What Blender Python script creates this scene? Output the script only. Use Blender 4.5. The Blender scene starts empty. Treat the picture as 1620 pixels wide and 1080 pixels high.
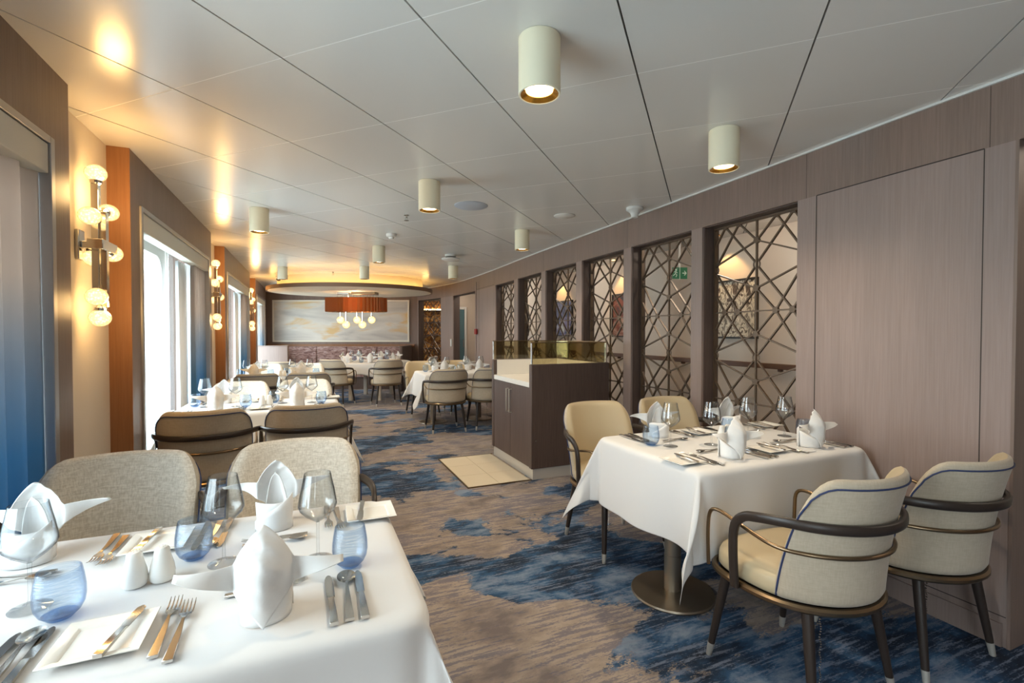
import bpy, math, random
from mathutils import Vector, Matrix
random.seed(7)
PI = math.pi
sc = bpy.context.scene
COL = sc.collection

# ------------------------------------------------------------------ camera, sky, exposure
EYE = 1.34
CEIL = 2.416
cam = bpy.data.cameras.new('camera')
cam.sensor_width = 36.0
cam.lens = 36.0 * 761 / 1620
cam.clip_start = 0.05
cam.clip_end = 200
cam_o = bpy.data.objects.new('camera', cam)
COL.objects.link(cam_o)
cam_o.location = (0, 0, EYE)
cam_o.rotation_euler = (math.radians(90 - 1.054), 0, -math.radians(23.0))
sc.camera = cam_o

world = bpy.data.worlds.new('world')
sc.world = world
world.use_nodes = True
wn = world.node_tree
wn.nodes.clear()
wo = wn.nodes.new('ShaderNodeOutputWorld')
bg = wn.nodes.new('ShaderNodeBackground')
tc = wn.nodes.new('ShaderNodeTexCoord')
sx = wn.nodes.new('ShaderNodeSeparateXYZ')
cr = wn.nodes.new('ShaderNodeValToRGB')
cr.color_ramp.elements[0].position = 0.42
cr.color_ramp.elements[0].color = (0.50, 0.62, 0.68, 1)
cr.color_ramp.elements[1].position = 0.56
cr.color_ramp.elements[1].color = (0.86, 0.94, 1.0, 1)
mr = wn.nodes.new('ShaderNodeMapRange')
mr.inputs['From Min'].default_value = -1
mr.inputs['From Max'].default_value = 1
wn.links.new(tc.outputs['Generated'], sx.inputs[0])
wn.links.new(sx.outputs['Z'], mr.inputs['Value'])
wn.links.new(mr.outputs['Result'], cr.inputs['Fac'])
wn.links.new(cr.outputs['Color'], bg.inputs['Color'])
bg.inputs['Strength'].default_value = 7.2
wn.links.new(bg.outputs[0], wo.inputs['Surface'])

sc.view_settings.view_transform = 'Standard'
sc.view_settings.look = 'None'
sc.view_settings.gamma = 1.0
sc.view_settings.exposure = 0.80
sc.view_settings.use_curve_mapping = False
try:
    sc.cycles.max_bounces = 9
    sc.cycles.diffuse_bounces = 5
    sc.cycles.glossy_bounces = 4
    sc.cycles.transmission_bounces = 6
    sc.cycles.transparent_max_bounces = 24
    sc.cycles.sample_clamp_indirect = 4.0
    sc.cycles.use_denoising = True
    sc.cycles.caustics_reflective = False
    sc.cycles.caustics_refractive = False
    sc.cycles.blur_glossy = 0.5
except Exception:
    pass

# ------------------------------------------------------------------ colour and material helpers
def lin(r, g, b):
    def f(c):
        c = c / 255.0
        return c / 12.92 if c <= 0.04045 else ((c + 0.055) / 1.055) ** 2.4
    return (f(r), f(g), f(b), 1.0)

def base_mat(name):
    m = bpy.data.materials.new(name)
    m.use_nodes = True
    n = m.node_tree
    n.nodes.clear()
    o = n.nodes.new('ShaderNodeOutputMaterial')
    return m, n, o

def pbr(name, col, rough=0.5, metal=0.0, spec=0.5, emit=None, estr=0.0, sheen=0.0, coat=0.0):
    m, n, o = base_mat(name)
    p = n.nodes.new('ShaderNodeBsdfPrincipled')
    p.inputs['Base Color'].default_value = col
    p.inputs['Roughness'].default_value = rough
    p.inputs['Metallic'].default_value = metal
    p.inputs['Specular IOR Level'].default_value = spec
    p.inputs['Sheen Weight'].default_value = sheen
    p.inputs['Coat Weight'].default_value = coat
    if emit:
        p.inputs['Emission Color'].default_value = emit
        p.inputs['Emission Strength'].default_value = estr
    n.links.new(p.outputs[0], o.inputs['Surface'])
    m['p'] = p.name
    return m

def nodes_of(m):
    return m.node_tree, m.node_tree.nodes[m['p']]

def coords(n, scale=(1, 1, 1), rot=(0, 0, 0), kind='Object', loc=(0, 0, 0)):
    t = n.nodes.new('ShaderNodeTexCoord')
    mp = n.nodes.new('ShaderNodeMapping')
    mp.inputs['Scale'].default_value = scale
    mp.inputs['Rotation'].default_value = rot
    mp.inputs['Location'].default_value = loc
    n.links.new(t.outputs[kind], mp.inputs['Vector'])
    return mp.outputs['Vector']

def noise(n, vec, scale=5, detail=3, rough=0.5, dist=0.0):
    t = n.nodes.new('ShaderNodeTexNoise')
    t.inputs['Scale'].default_value = scale
    t.inputs['Detail'].default_value = detail
    t.inputs['Roughness'].default_value = rough
    t.inputs['Distortion'].default_value = dist
    n.links.new(vec, t.inputs['Vector'])
    return t.outputs['Fac']

def ramp(n, fac, stops, interp='LINEAR'):
    r = n.nodes.new('ShaderNodeValToRGB')
    r.color_ramp.interpolation = interp
    el = r.color_ramp.elements
    while len(el) < len(stops):
        el.new(0.5)
    for e, (p, c) in zip(el, stops):
        e.position = p
        e.color = c
    n.links.new(fac, r.inputs['Fac'])
    return r.outputs['Color']

def mix(n, fac, a, b, mode='MIX'):
    x = n.nodes.new('ShaderNodeMix')
    x.data_type = 'RGBA'
    x.blend_type = mode
    for s, v in ((x.inputs[0], fac), (x.inputs[6], a), (x.inputs[7], b)):
        if isinstance(v, (int, float, tuple)):
            s.default_value = v
        else:
            n.links.new(v, s)
    return x.outputs[2]

def bump(n, p, h, strength=0.2, dist=0.01):
    b = n.nodes.new('ShaderNodeBump')
    b.inputs['Strength'].default_value = strength
    b.inputs['Distance'].default_value = dist
    n.links.new(h, b.inputs['Height'])
    n.links.new(b.outputs[0], p.inputs['Normal'])

def wood(name, c1, c2, rough=0.42, sc_=(55, 55, 1.6)):
    m = pbr(name, c1, rough, spec=0.35)
    n, p = nodes_of(m)
    v = coords(n, sc_)
    f = noise(n, v, 2.2, 5, 0.6)
    g = noise(n, coords(n, (7, 7, 0.5)), 1.5, 2, 0.5)
    c = ramp(n, f, [(0.3, c2), (0.72, c1)])
    k = ramp(n, g, [(0.35, (0.94, 0.94, 0.94, 1)), (0.65, (1.04, 1.03, 1.03, 1))])
    n.links.new(mix(n, 1.0, c, k, 'MULTIPLY'), p.inputs['Base Color'])
    bump(n, p, f, 0.10, 0.002)
    return m

def fabric(name, c1, c2, scale=260, rough=0.9, b=0.25, sheen=0.2):
    m = pbr(name, c1, rough, spec=0.2, sheen=sheen)
    n, p = nodes_of(m)
    a = noise(n, coords(n, (1, 1, 0.16)), scale, 2, 0.6)
    d = noise(n, coords(n, (0.16, 0.16, 1)), scale, 2, 0.6)
    f = mix(n, 0.5, a, d)
    c = ramp(n, f, [(0.38, c2), (0.62, c1)])
    n.links.new(c, p.inputs['Base Color'])
    bump(n, p, f, b, 0.002)
    return m

def glassy(name, tint, rough=0.02, fac_lo=0.04, fac_hi=0.9, streak=False, edge=None):
    """thin clear sheet: tinted see-through with a fresnel gloss"""
    m, n, o = base_mat(name)
    t = n.nodes.new('ShaderNodeBsdfTransparent')
    t.inputs['Color'].default_value = tint
    ed = edge or tuple(c * 0.8 for c in tint[:3]) + (1,)
    g = n.nodes.new('ShaderNodeBsdfGlossy')
    g.inputs['Roughness'].default_value = rough
    l = n.nodes.new('ShaderNodeLayerWeight')
    l.inputs['Blend'].default_value = 0.5
    pw = n.nodes.new('ShaderNodeMath')
    pw.operation = 'POWER'
    pw.inputs[1].default_value = 3.2
    n.links.new(l.outputs['Facing'], pw.inputs[0])
    mp = n.nodes.new('ShaderNodeMapRange')
    mp.inputs['To Min'].default_value = fac_lo
    mp.inputs['To Max'].default_value = fac_hi
    n.links.new(pw.outputs[0], mp.inputs['Value'])
    tintc = mix(n, pw.outputs[0], tint, ed)
    n.links.new(tintc, t.inputs['Color'])
    x = n.nodes.new('ShaderNodeMixShader')
    n.links.new(mp.outputs[0], x.inputs[0])
    n.links.new(t.outputs[0], x.inputs[1])
    n.links.new(g.outputs[0], x.inputs[2])
    if streak:
        f = noise(n, coords(n, (1, 1, 26)), 14, 3, 0.6, 1.0)
        b = n.nodes.new('ShaderNodeBump')
        b.inputs['Strength'].default_value = 0.6
        b.inputs['Distance'].default_value = 0.002
        n.links.new(f, b.inputs['Height'])
        n.links.new(b.outputs[0], g.inputs['Normal'])
        n.links.new(b.outputs[0], l.inputs['Normal'])
        lines = ramp(n, f, [(0.42, (0.90, 0.93, 0.97, 1)), (0.58, (1, 1, 1, 1))])
        n.links.new(mix(n, 1.0, tintc, lines, 'MULTIPLY'), t.inputs['Color'])
    n.links.new(x.outputs[0], o.inputs['Surface'])
    return m

def emitter(name, col, strength):
    m, n, o = base_mat(name)
    e = n.nodes.new('ShaderNodeEmission')
    e.inputs['Color'].default_value = col
    e.inputs['Strength'].default_value = strength
    n.links.new(e.outputs[0], o.inputs['Surface'])
    return m

M = {}
M['wood'] = wood('taupe_wood_veneer', lin(148, 130, 123), lin(137, 119, 111))
M['wood_band'] = wood('taupe_wood_header', lin(134, 114, 104), lin(120, 101, 91))
M['wood_dark'] = wood('dark_brown_veneer', lin(96, 80, 73), lin(78, 64, 59), 0.5)
M['groove'] = pbr('dark_groove', lin(52, 40, 34), 0.7)
M['copper'] = wood('copper_brown_veneer', lin(150, 106, 72), lin(136, 94, 62), 0.38)
M['cream'] = pbr('cream_wall_covering', lin(214, 203, 188), 0.75)
n, p = nodes_of(M['cream'])
bump(n, p, noise(n, coords(n), 14, 5, 0.6), 0.25, 0.01)
M['corridor'] = pbr('corridor_wall_paint', lin(206, 192, 178), 0.7)
M['white'] = pbr('white_trim_paint', lin(214, 212, 208), 0.5)
M['blind'] = pbr('off_white_blind_fabric', lin(214, 208, 194), 0.7)
M['silver_trim'] = pbr('satin_silver_trim', lin(168, 166, 166), 0.38, 0.7)
M['ceiling'] = pbr('glossy_ceiling_panel', lin(216, 213, 208), 0.22, 0.0, 0.6)
M['ceil_back'] = pbr('dark_ceiling_joint', lin(46, 42, 38), 0.8)
M['ceil_glint'] = pbr('painted_joint_glint', lin(236, 234, 230), 0.5)  # near-white colour paints the bevel reflection along the cross joints
M['chrome'] = pbr('polished_chrome', lin(205, 203, 198), 0.12, 1.0)
M['steel'] = pbr('polished_steel', lin(200, 196, 190), 0.16, 1.0)
M['brushed'] = pbr('brushed_bronze_steel', lin(160, 148, 132), 0.34, 0.85)
M['bronze'] = pbr('bronze_metal', lin(134, 114, 90), 0.3, 1.0)
M['dark_bronze'] = pbr('dark_bronze_lattice', lin(96, 80, 66), 0.42, 0.55)
M['dark_wood'] = pbr('dark_stained_wood', lin(48, 39, 34), 0.36, spec=0.4)
M['leather'] = pbr('tan_leather', lin(186, 169, 138), 0.42, spec=0.4)
M['navy'] = pbr('navy_piping', lin(38, 52, 92), 0.6)
M['chair_out'] = fabric('beige_chair_fabric', lin(186, 173, 153), lin(177, 163, 143), 160, b=0.06)
M['linen'] = fabric('oatmeal_linen_weave', lin(228, 219, 204), lin(198, 186, 168), 200, b=0.3)
M['porcelain'] = pbr('white_porcelain', lin(238, 236, 230), 0.15, spec=0.6)
M['pepper'] = pbr('dark_holes', lin(70, 66, 60), 0.8)
M['glass'] = glassy('clear_glass', (0.97, 0.98, 0.985, 1), 0.02, 0.05, 0.5, edge=(0.20, 0.22, 0.25, 1))
M['blue_glass'] = glassy('blue_tinted_glass', (0.925, 0.96, 0.99, 1), 0.03, 0.05, 0.5, True, edge=(0.34, 0.50, 0.74, 1))
M['blue_base'] = glassy('deep_blue_glass_base', (0.62, 0.75, 0.92, 1), 0.05, 0.05, 0.5)
M['smoke_glass'] = glassy('olive_smoked_glass', (0.80, 0.75, 0.58, 1), 0.03, 0.07, 0.6)
M['pane'] = glassy('window_pane', (0.95, 0.98, 0.98, 1), 0.01, 0.02, 0.6)
M['tile'] = pbr('cream_floor_tile', lin(212, 200, 178), 0.5)
M['counter'] = pbr('white_stone_counter', lin(224, 220, 212), 0.3)
M['plinth'] = pbr('brushed_plinth_steel', lin(206, 203, 197), 0.35, 0.4)
M['lamp_white'] = pbr('ivory_lamp_body', lin(238, 228, 200), 0.4)
M['gold'] = pbr('gold_reflector', lin(190, 140, 60), 0.25, 0.9)
M['lamp_face'] = emitter('warm_lamp_face', (1.0, 0.80, 0.46, 1), 9.0)
M['plastic'] = pbr('white_plastic', lin(216, 214, 210), 0.45)
M['speaker'] = pbr('grey_blue_speaker_grille', lin(176, 182, 192), 0.55)
M['rail'] = pbr('brown_handrail', lin(92, 62, 44), 0.4)
M['black'] = pbr('black_frame', lin(34, 30, 28), 0.5)
M['green'] = pbr('green_sign_face', lin(14, 92, 60), 0.5, emit=lin(16, 110, 70), estr=0.08)
M['sign_white'] = pbr('white_sign_marking', lin(210, 226, 214), 0.5)
M['teal'] = pbr('teal_door_panel', lin(70, 104, 112), 0.35)
M['red'] = pbr('red_plastic', lin(150, 30, 26), 0.4)
M['tip'] = pbr('satin_silver_tip', lin(206, 200, 190), 0.3, 0.55)
M['cove'] = emitter('cove_strip_light', (1.0, 0.62, 0.20, 1), 8.0)
M['soffit'] = pbr('soffit_cream', lin(226, 212, 190), 0.5)
M['soffit_rim'] = pbr('soffit_brown_rim', lin(122, 94, 74), 0.5)
M['sheer'] = pbr('white_sheer_fabric', lin(232, 233, 234), 0.8)

# white cloth and napkin linen: a faint weave, a little crumple
def linen_white(name, c, bs):
    m = pbr(name, c, 0.85, spec=0.2, sheen=0.15)
    n, p = nodes_of(m)
    f = noise(n, coords(n), bs, 3, 0.55)
    bump(n, p, f, 0.25, 0.006)
    return m
M['cloth'] = linen_white('white_table_linen', lin(216, 215, 214), 9)
M['napkin'] = linen_white('white_napkin_linen', lin(228, 227, 225), 22)

# crystal globe: lit textured glass
def globe_mat():
    m, n, o = base_mat('lit_crystal_globe')
    e = n.nodes.new('ShaderNodeEmission')
    v = n.nodes.new('ShaderNodeTexVoronoi')
    v.inputs['Scale'].default_value = 90
    n.links.new(coords(n), v.inputs['Vector'])
    f = v.outputs['Distance']
    c = ramp(n, f, [(0.0, (1.0, 0.80, 0.42, 1)), (0.6, (1.0, 0.56, 0.18, 1))])
    l = n.nodes.new('ShaderNodeLayerWeight')
    l.inputs['Blend'].default_value = 0.5
    r = n.nodes.new('ShaderNodeMapRange')
    r.inputs['To Min'].default_value = 2.3
    r.inputs['To Max'].default_value = 0.42
    n.links.new(l.outputs['Facing'], r.inputs['Value'])
    n.links.new(c, e.inputs['Color'])
    n.links.new(r.outputs[0], e.inputs['Strength'])
    g = n.nodes.new('ShaderNodeBsdfGlossy')
    g.inputs['Roughness'].default_value = 0.1
    x = n.nodes.new('ShaderNodeMixShader')
    x.inputs[0].default_value = 0.15
    n.links.new(e.outputs[0], x.inputs[1])
    n.links.new(g.outputs[0], x.inputs[2])
    n.links.new(x.outputs[0], o.inputs['Surface'])
    return m
M['globe'] = globe_mat()

# ombre curtain: taupe at the top, dyed blue below
def curtain_mat():
    m = pbr('ombre_taupe_to_blue_curtain', (1, 1, 1, 1), 0.75, sheen=0.3, spec=0.2)
    n, p = nodes_of(m)
    t = n.nodes.new('ShaderNodeTexCoord')
    s = n.nodes.new('ShaderNodeSeparateXYZ')
    n.links.new(t.outputs['Object'], s.inputs[0])
    r = n.nodes.new('ShaderNodeMapRange')
    r.inputs['From Max'].default_value = 2.1
    n.links.new(s.outputs['Z'], r.inputs['Value'])
    c = ramp(n, r.outputs[0], [(0.0, lin(62, 106, 138)), (0.42, lin(92, 140, 170)), (0.60, lin(160, 166, 174)), (0.74, lin(202, 188, 178)), (1.0, lin(204, 188, 176))])
    n.links.new(c, p.inputs['Base Color'])
    tl = n.nodes.new('ShaderNodeBsdfTranslucent')
    n.links.new(c, tl.inputs['Color'])
    x = n.nodes.new('ShaderNodeMixShader')
    x.inputs[0].default_value = 0.42
    o = [q for q in n.nodes if q.type == 'OUTPUT_MATERIAL'][0]
    n.links.new(p.outputs[0], x.inputs[1])
    n.links.new(tl.outputs[0], x.inputs[2])
    n.links.new(x.outputs[0], o.inputs['Surface'])
    return m
M['curtain'] = curtain_mat()

# carpet: taupe ground, ragged blue and navy patches, fine streaks along x
def carpet_mat():
    m = pbr('blue_and_taupe_patterned_carpet', (1, 1, 1, 1), 0.95, spec=0.1)
    n, p = nodes_of(m)
    big = noise(n, coords(n, (0.8, 1.2, 1), loc=(0, 0, SEED)), 1.15, 10, 0.64, 0.5)
    streak = noise(n, coords(n, (5, 48, 1)), 1.0, 3, 0.6)
    fine = noise(n, coords(n, (60, 150, 1)), 1.0, 2, 0.8)
    mid = noise(n, coords(n, (1.3, 2.3, 1)), 1.6, 9, 0.66, 0.3)
    ground = ramp(n, mid, [(0.35, lin(116, 108, 108)), (0.52, lin(164, 152, 142)), (0.7, lin(150, 141, 138))])
    # speckled streaks of grey violet over part of the ground
    sp = n.nodes.new('ShaderNodeMath')
    sp.operation = 'MULTIPLY_ADD'
    n.links.new(fine, sp.inputs[0])
    sp.inputs[1].default_value = 0.45
    n.links.new(streak, sp.inputs[2])
    sm2 = n.nodes.new('ShaderNodeMath')
    sm2.operation = 'MULTIPLY_ADD'
    n.links.new(mid, sm2.inputs[0])
    sm2.inputs[1].default_value = 0.9
    n.links.new(sp.outputs[0], sm2.inputs[2])
    d2 = n.nodes.new('ShaderNodeMapRange')
    d2.inputs['From Min'].default_value = 1.15
    d2.inputs['From Max'].default_value = 1.25
    d2.inputs['To Max'].default_value = 0.62
    n.links.new(sm2.outputs[0], d2.inputs['Value'])
    ground2 = mix(n, d2.outputs[0], ground, lin(88, 90, 114))
    blue = ramp(n, mid, [(0.36, lin(40, 46, 58)), (0.46, lin(46, 62, 84)), (0.52, lin(56, 88, 122)), (0.62, lin(126, 142, 164))])
    d3 = n.nodes.new('ShaderNodeMapRange')
    d3.inputs['From Min'].default_value = 0.74
    d3.inputs['From Max'].default_value = 0.84
    d3.inputs['To Max'].default_value = 0.7
    n.links.new(sp.outputs[0], d3.inputs['Value'])
    blue2 = mix(n, d3.outputs[0], blue, lin(124, 134, 156))
    sm = n.nodes.new('ShaderNodeMath')
    sm.operation = 'MULTIPLY_ADD'
    n.links.new(fine, sm.inputs[0])
    sm.inputs[1].default_value = 0.09
    n.links.new(big, sm.inputs[2])
    acc = sm.outputs[0]
    # where the woven design has its larger blue fields (plus) and bare fields (minus): x, y, half sizes, amount
    obj = coords(n)
    wob = n.nodes.new('ShaderNodeVectorMath')
    wob.operation = 'MULTIPLY_ADD'
    nt = n.nodes.new('ShaderNodeTexNoise')
    nt.inputs['Scale'].default_value = 3.0
    nt.inputs['Detail'].default_value = 4
    n.links.new(obj, nt.inputs['Vector'])
    n.links.new(nt.outputs['Color'], wob.inputs[0])
    wob.inputs[1].default_value = (0.35, 0.22, 0)
    n.links.new(obj, wob.inputs[2])
    for bx, by, rx, ry, am in CARPET_FIELDS:
        mp_ = n.nodes.new('ShaderNodeMapping')
        mp_.vector_type = 'TEXTURE'
        mp_.inputs['Location'].default_value = (bx + 0.17, by + 0.11, 0)
        mp_.inputs['Scale'].default_value = (rx, ry, 1e6)
        n.links.new(wob.outputs[0], mp_.inputs['Vector'])
        ln = n.nodes.new('ShaderNodeVectorMath')
        ln.operation = 'LENGTH'
        n.links.new(mp_.outputs[0], ln.inputs[0])
        mr_ = n.nodes.new('ShaderNodeMapRange')
        mr_.interpolation_type = 'SMOOTHSTEP'
        mr_.inputs['From Min'].default_value = 1.25
        mr_.inputs['From Max'].default_value = 0.55
        mr_.inputs['To Max'].default_value = am
        n.links.new(ln.outputs['Value'], mr_.inputs['Value'])
        ad = n.nodes.new('ShaderNodeMath')
        n.links.new(acc, ad.inputs[0])
        n.links.new(mr_.outputs[0], ad.inputs[1])
        acc = ad.outputs[0]
    mask = ramp(n, acc, [(0.560, (0, 0, 0, 1)), (0.576, (1, 1, 1, 1))])
    n.links.new(mix(n, mask, ground2, blue2), p.inputs['Base Color'])
    bump(n, p, noise(n, coords(n), 420, 2), 0.4, 0.003)
    return m
SEED = 0.0
CARPET_FIELDS = [
    (1.9, 1.05, 1.15, 0.42, 0.14), (1.35, 2.35, 0.75, 0.42, 0.13), (0.42, 2.75, 0.5, 0.20, 0.13), (2.3, 0.3, 1.4, 0.45, 0.10),
    (0.3, 3.55, 0.9, 0.28, -0.05), (1.1, 1.92, 0.42, 0.22, -0.12), (0.55, 1.7, 0.6, 0.45, -0.10), (0.4, 2.25, 0.5, 0.25, -0.12),
    (0.6, 4.4, 0.5, 0.35, 0.08), (0.75, 6.1, 0.8, 0.5, 0.08), (0.9, 1.35, 0.35, 0.25, -0.06)]
M['carpet'] = carpet_mat()

# ------------------------------------------------------------------ mesh builder
class MB:
    def __init__(s):
        s.v = []
        s.f = []
    def add(s, vs, fs):
        k = len(s.v)
        s.v += [tuple(p) for p in vs]
        s.f += [tuple(i + k for i in f) for f in fs]
        return s
    def box(s, x0, y0, z0, x1, y1, z1, tf=None):
        vs = [(x, y, z) for z in (z0, z1) for y in (y0, y1) for x in (x0, x1)]
        if tf:
            vs = [tf(Vector(q)) for q in vs]
        return s.add(vs, [(0, 2, 3, 1), (4, 5, 7, 6), (0, 1, 5, 4), (2, 6, 7, 3), (0, 4, 6, 2), (1, 3, 7, 5)])
    def tube(s, path, rad, seg=10, sec=None, up=None, closed=False, cap=True):
        """sweep along path; rad number or list; sec=(a,b) gives an elliptical section, a along 'up'"""
        P = [Vector(q) for q in path]
        n = len(P)
        R = rad if isinstance(rad, (list, tuple)) else [rad] * n
        T = []
        for i in range(n):
            if closed:
                t = P[(i + 1) % n] - P[i - 1]
            else:
                t = P[min(i + 1, n - 1)] - P[max(i - 1, 0)]
            T.append(t.normalized())
        u = Vector(up) if up else (Vector((0, 0, 1)) if abs(T[0].z) < 0.9 else Vector((0, 1, 0)))
        u = (u - T[0] * u.dot(T[0])).normalized()
        vs = []
        for i in range(n):
            if i:
                q = T[i - 1].rotation_difference(T[i])
                u = q @ u
                u = (u - T[i] * u.dot(T[i])).normalized()
            w = T[i].cross(u)
            a, b = sec if sec else (1, 1)
            for k in range(seg):
                an = 2 * PI * (k + 0.5) / seg
                ca, sa = math.cos(an), math.sin(an)
                if sec:
                    ca = math.copysign(abs(ca) ** 0.6, ca)
                    sa = math.copysign(abs(sa) ** 0.6, sa)
                vs.append(P[i] + u * (ca * a * R[i]) + w * (sa * b * R[i]))
        fs = []
        m = n if closed else n - 1
        for i in range(m):
            for k in range(seg):
                a0 = i * seg + k
                a1 = i * seg + (k + 1) % seg
                b0 = ((i + 1) % n) * seg + k
                b1 = ((i + 1) % n) * seg + (k + 1) % seg
                fs.append((a0, a1, b1, b0))
        if cap and not closed:
            fs.append(tuple(range(seg))[::-1])
            fs.append(tuple((n - 1) * seg + k for k in range(seg)))
        return s.add(vs, fs)
    def lathe(s, prof, seg=28, c=(0, 0, 0), ax=None, close=False):
        vs, fs = [], []
        n = len(prof)
        for r, z in prof:
            for k in range(seg):
                a = 2 * PI * k / seg
                vs.append(Vector((r * math.cos(a), r * math.sin(a), z)))
        if ax:
            q = Vector((0, 0, 1)).rotation_difference(Vector(ax).normalized())
            vs = [q @ q0 for q0 in vs]
        vs = [q0 + Vector(c) for q0 in vs]
        for i in range(n if close else n - 1):
            j = (i + 1) % n
            for k in range(seg):
                fs.append((i * seg + k, i * seg + (k + 1) % seg, j * seg + (k + 1) % seg, j * seg + k))
        if not close:
            if prof[0][0] > 1e-6:
                fs.append(tuple(range(seg))[::-1])
            if prof[-1][0] > 1e-6:
                fs.append(tuple((n - 1) * seg + k for k in range(seg)))
        return s.add(vs, fs)
    def grid(s, nu, nv, fn, closeu=False):
        vs = [fn(i / (nu if closeu else nu - 1), j / (nv - 1)) for j in range(nv) for i in range(nu)]
        fs = []
        for j in range(nv - 1):
            for i in range(nu if closeu else nu - 1):
                a = j * nu + i
                b = j * nu + (i + 1) % nu
                fs.append((a, b, b + nu, a + nu))
        return s.add(vs, fs)
    def ball(s, c, r, seg=20, rings=12, sz=1.0):
        prof = [(max(1e-5, r * math.sin(PI * i / rings)), -r * sz * math.cos(PI * i / rings)) for i in range(rings + 1)]
        return s.lathe(prof, seg, c)
    def build(s, name, mat, parent=None, smooth=True, bevel=0, solid=0, angle=35, seg=2, weld=False):
        me = bpy.data.meshes.new(name)
        me.from_pydata(s.v, [], s.f)
        me.validate()
        for m in (mat if isinstance(mat, list) else [mat]):
            me.materials.append(m)
        o = bpy.data.objects.new(name, me)
        COL.objects.link(o)
        if weld:
            w = o.modifiers.new('weld', 'WELD')
            w.merge_threshold = 1e-5
        if solid:
            d = o.modifiers.new('solid', 'SOLIDIFY')
            d.thickness = solid
            d.offset = 0
        if bevel:
            b = o.modifiers.new('bevel', 'BEVEL')
            b.width = bevel
            b.segments = seg
            b.limit_method = 'ANGLE'
            b.angle_limit = math.radians(40)
        if smooth:
            me.polygons.foreach_set('use_smooth', [True] * len(me.polygons))
            try:
                me.set_sharp_from_angle(angle=math.radians(angle))
            except Exception:
                pass
        if parent:
            o.parent = parent
        return o

def empty(name, loc=(0, 0, 0), rz=0.0):
    o = bpy.data.objects.new(name, None)
    o.empty_display_size = 0.1
    COL.objects.link(o)
    o.location = loc
    o.rotation_euler = (0, 0, rz)
    return o

def tag(o, label, cat, group=None, kind=None):
    o['label'] = label
    o['category'] = cat
    if group:
        o['group'] = group
    if kind:
        o['kind'] = kind
    return o

def struct(o):
    o['kind'] = 'structure'
    return o

def copy_tree(o, parent=None):
    c = o.copy()
    COL.objects.link(c)
    c.parent = parent
    for ch in o.children:
        copy_tree(ch, c)
    return c

PROTO = {}
def place(key, maker, loc, rz, label, cat, group):
    """first use moves the built thing itself, later uses copy it with its parts"""
    if key not in PROTO:
        PROTO[key] = maker()
        o = PROTO[key]
    else:
        o = copy_tree(PROTO[key])
    o.location = loc
    o.rotation_euler = (0, 0, rz)
    if 'group' in o:
        del o['group']
    return tag(o, label, cat, group)

# ------------------------------------------------------------------ room shell
WP = [(2.72, -3.1), (2.72, 0), (2.72, 1.3), (2.745, 2.0), (2.775, 3.1), (2.80, 4.1), (2.83, 5.2), (2.87, 6.4),
      (2.93, 7.6), (2.96, 8.7), (2.94, 9.9), (2.80, 10.9), (2.52, 11.97), (2.36, 12.42)]
def xw(y):
    for k in range(len(WP) - 1):
        if y <= WP[k + 1][1] or k == len(WP) - 2:
            (x0, y0), (x1, y1) = WP[k], WP[k + 1]
            xm, ym = WP[max(k - 1, 0)]
            xp, yp = WP[min(k + 2, len(WP) - 1)]
            t = (y - y0) / (y1 - y0)
            m0 = (x1 - xm) / (y1 - ym) if y1 != ym else 0
            m1 = (xp - x0) / (yp - y0) if yp != y0 else 0
            h = y1 - y0
            return ((2 * t ** 3 - 3 * t * t + 1) * x0 + (t ** 3 - 2 * t * t + t) * h * m0
                    + (-2 * t ** 3 + 3 * t * t) * x1 + (t ** 3 - t * t) * h * m1)
def wpt(y, d):
    dx = (xw(y + 0.02) - xw(y - 0.02)) / 0.04
    k = 1 / math.sqrt(1 + dx * dx)
    return xw(y) + d * k, y - d * dx * k

def wbox(mb, y0, y1, z0, z1, d0, d1):
    """slab following the curved right wall, between depths d0 (room side) and d1"""
    n = max(2, int((y1 - y0) / 0.12) + 1)
    vs, fs = [], []
    for i in range(n):
        y = y0 + (y1 - y0) * i / (n - 1)
        a, b = wpt(y, d0), wpt(y, d1)
        vs += [(a[0], a[1], z0), (a[0], a[1], z1), (b[0], b[1], z1), (b[0], b[1], z0)]
    for i in range(n - 1):
        k = i * 4
        for j in range(4):
            fs.append((k + j, k + (j + 1) % 4, k + 4 + (j + 1) % 4, k + 4 + j))
    fs.append((0, 3, 2, 1))
    k = (n - 1) * 4
    fs.append((k, k + 1, k + 2, k + 3))
    mb.add(vs, fs)

XL, XN, XO = -0.952, -1.06, -1.30      # left wall: front plane, niche plane, outer plane
# cam-frame helper for the things laid out parallel to the far wall
CF, SF = 0.9205, 0.3907
def far(X, Y):
    return X * CF + Y * SF, -X * SF + Y * CF
FR = -math.radians(23.0)

MB().box(-1.6, -3.4, -0.06, 5.2, 16.2, 0.0).build('floor', M['carpet'], smooth=False)
struct(bpy.data.objects['floor'])

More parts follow.
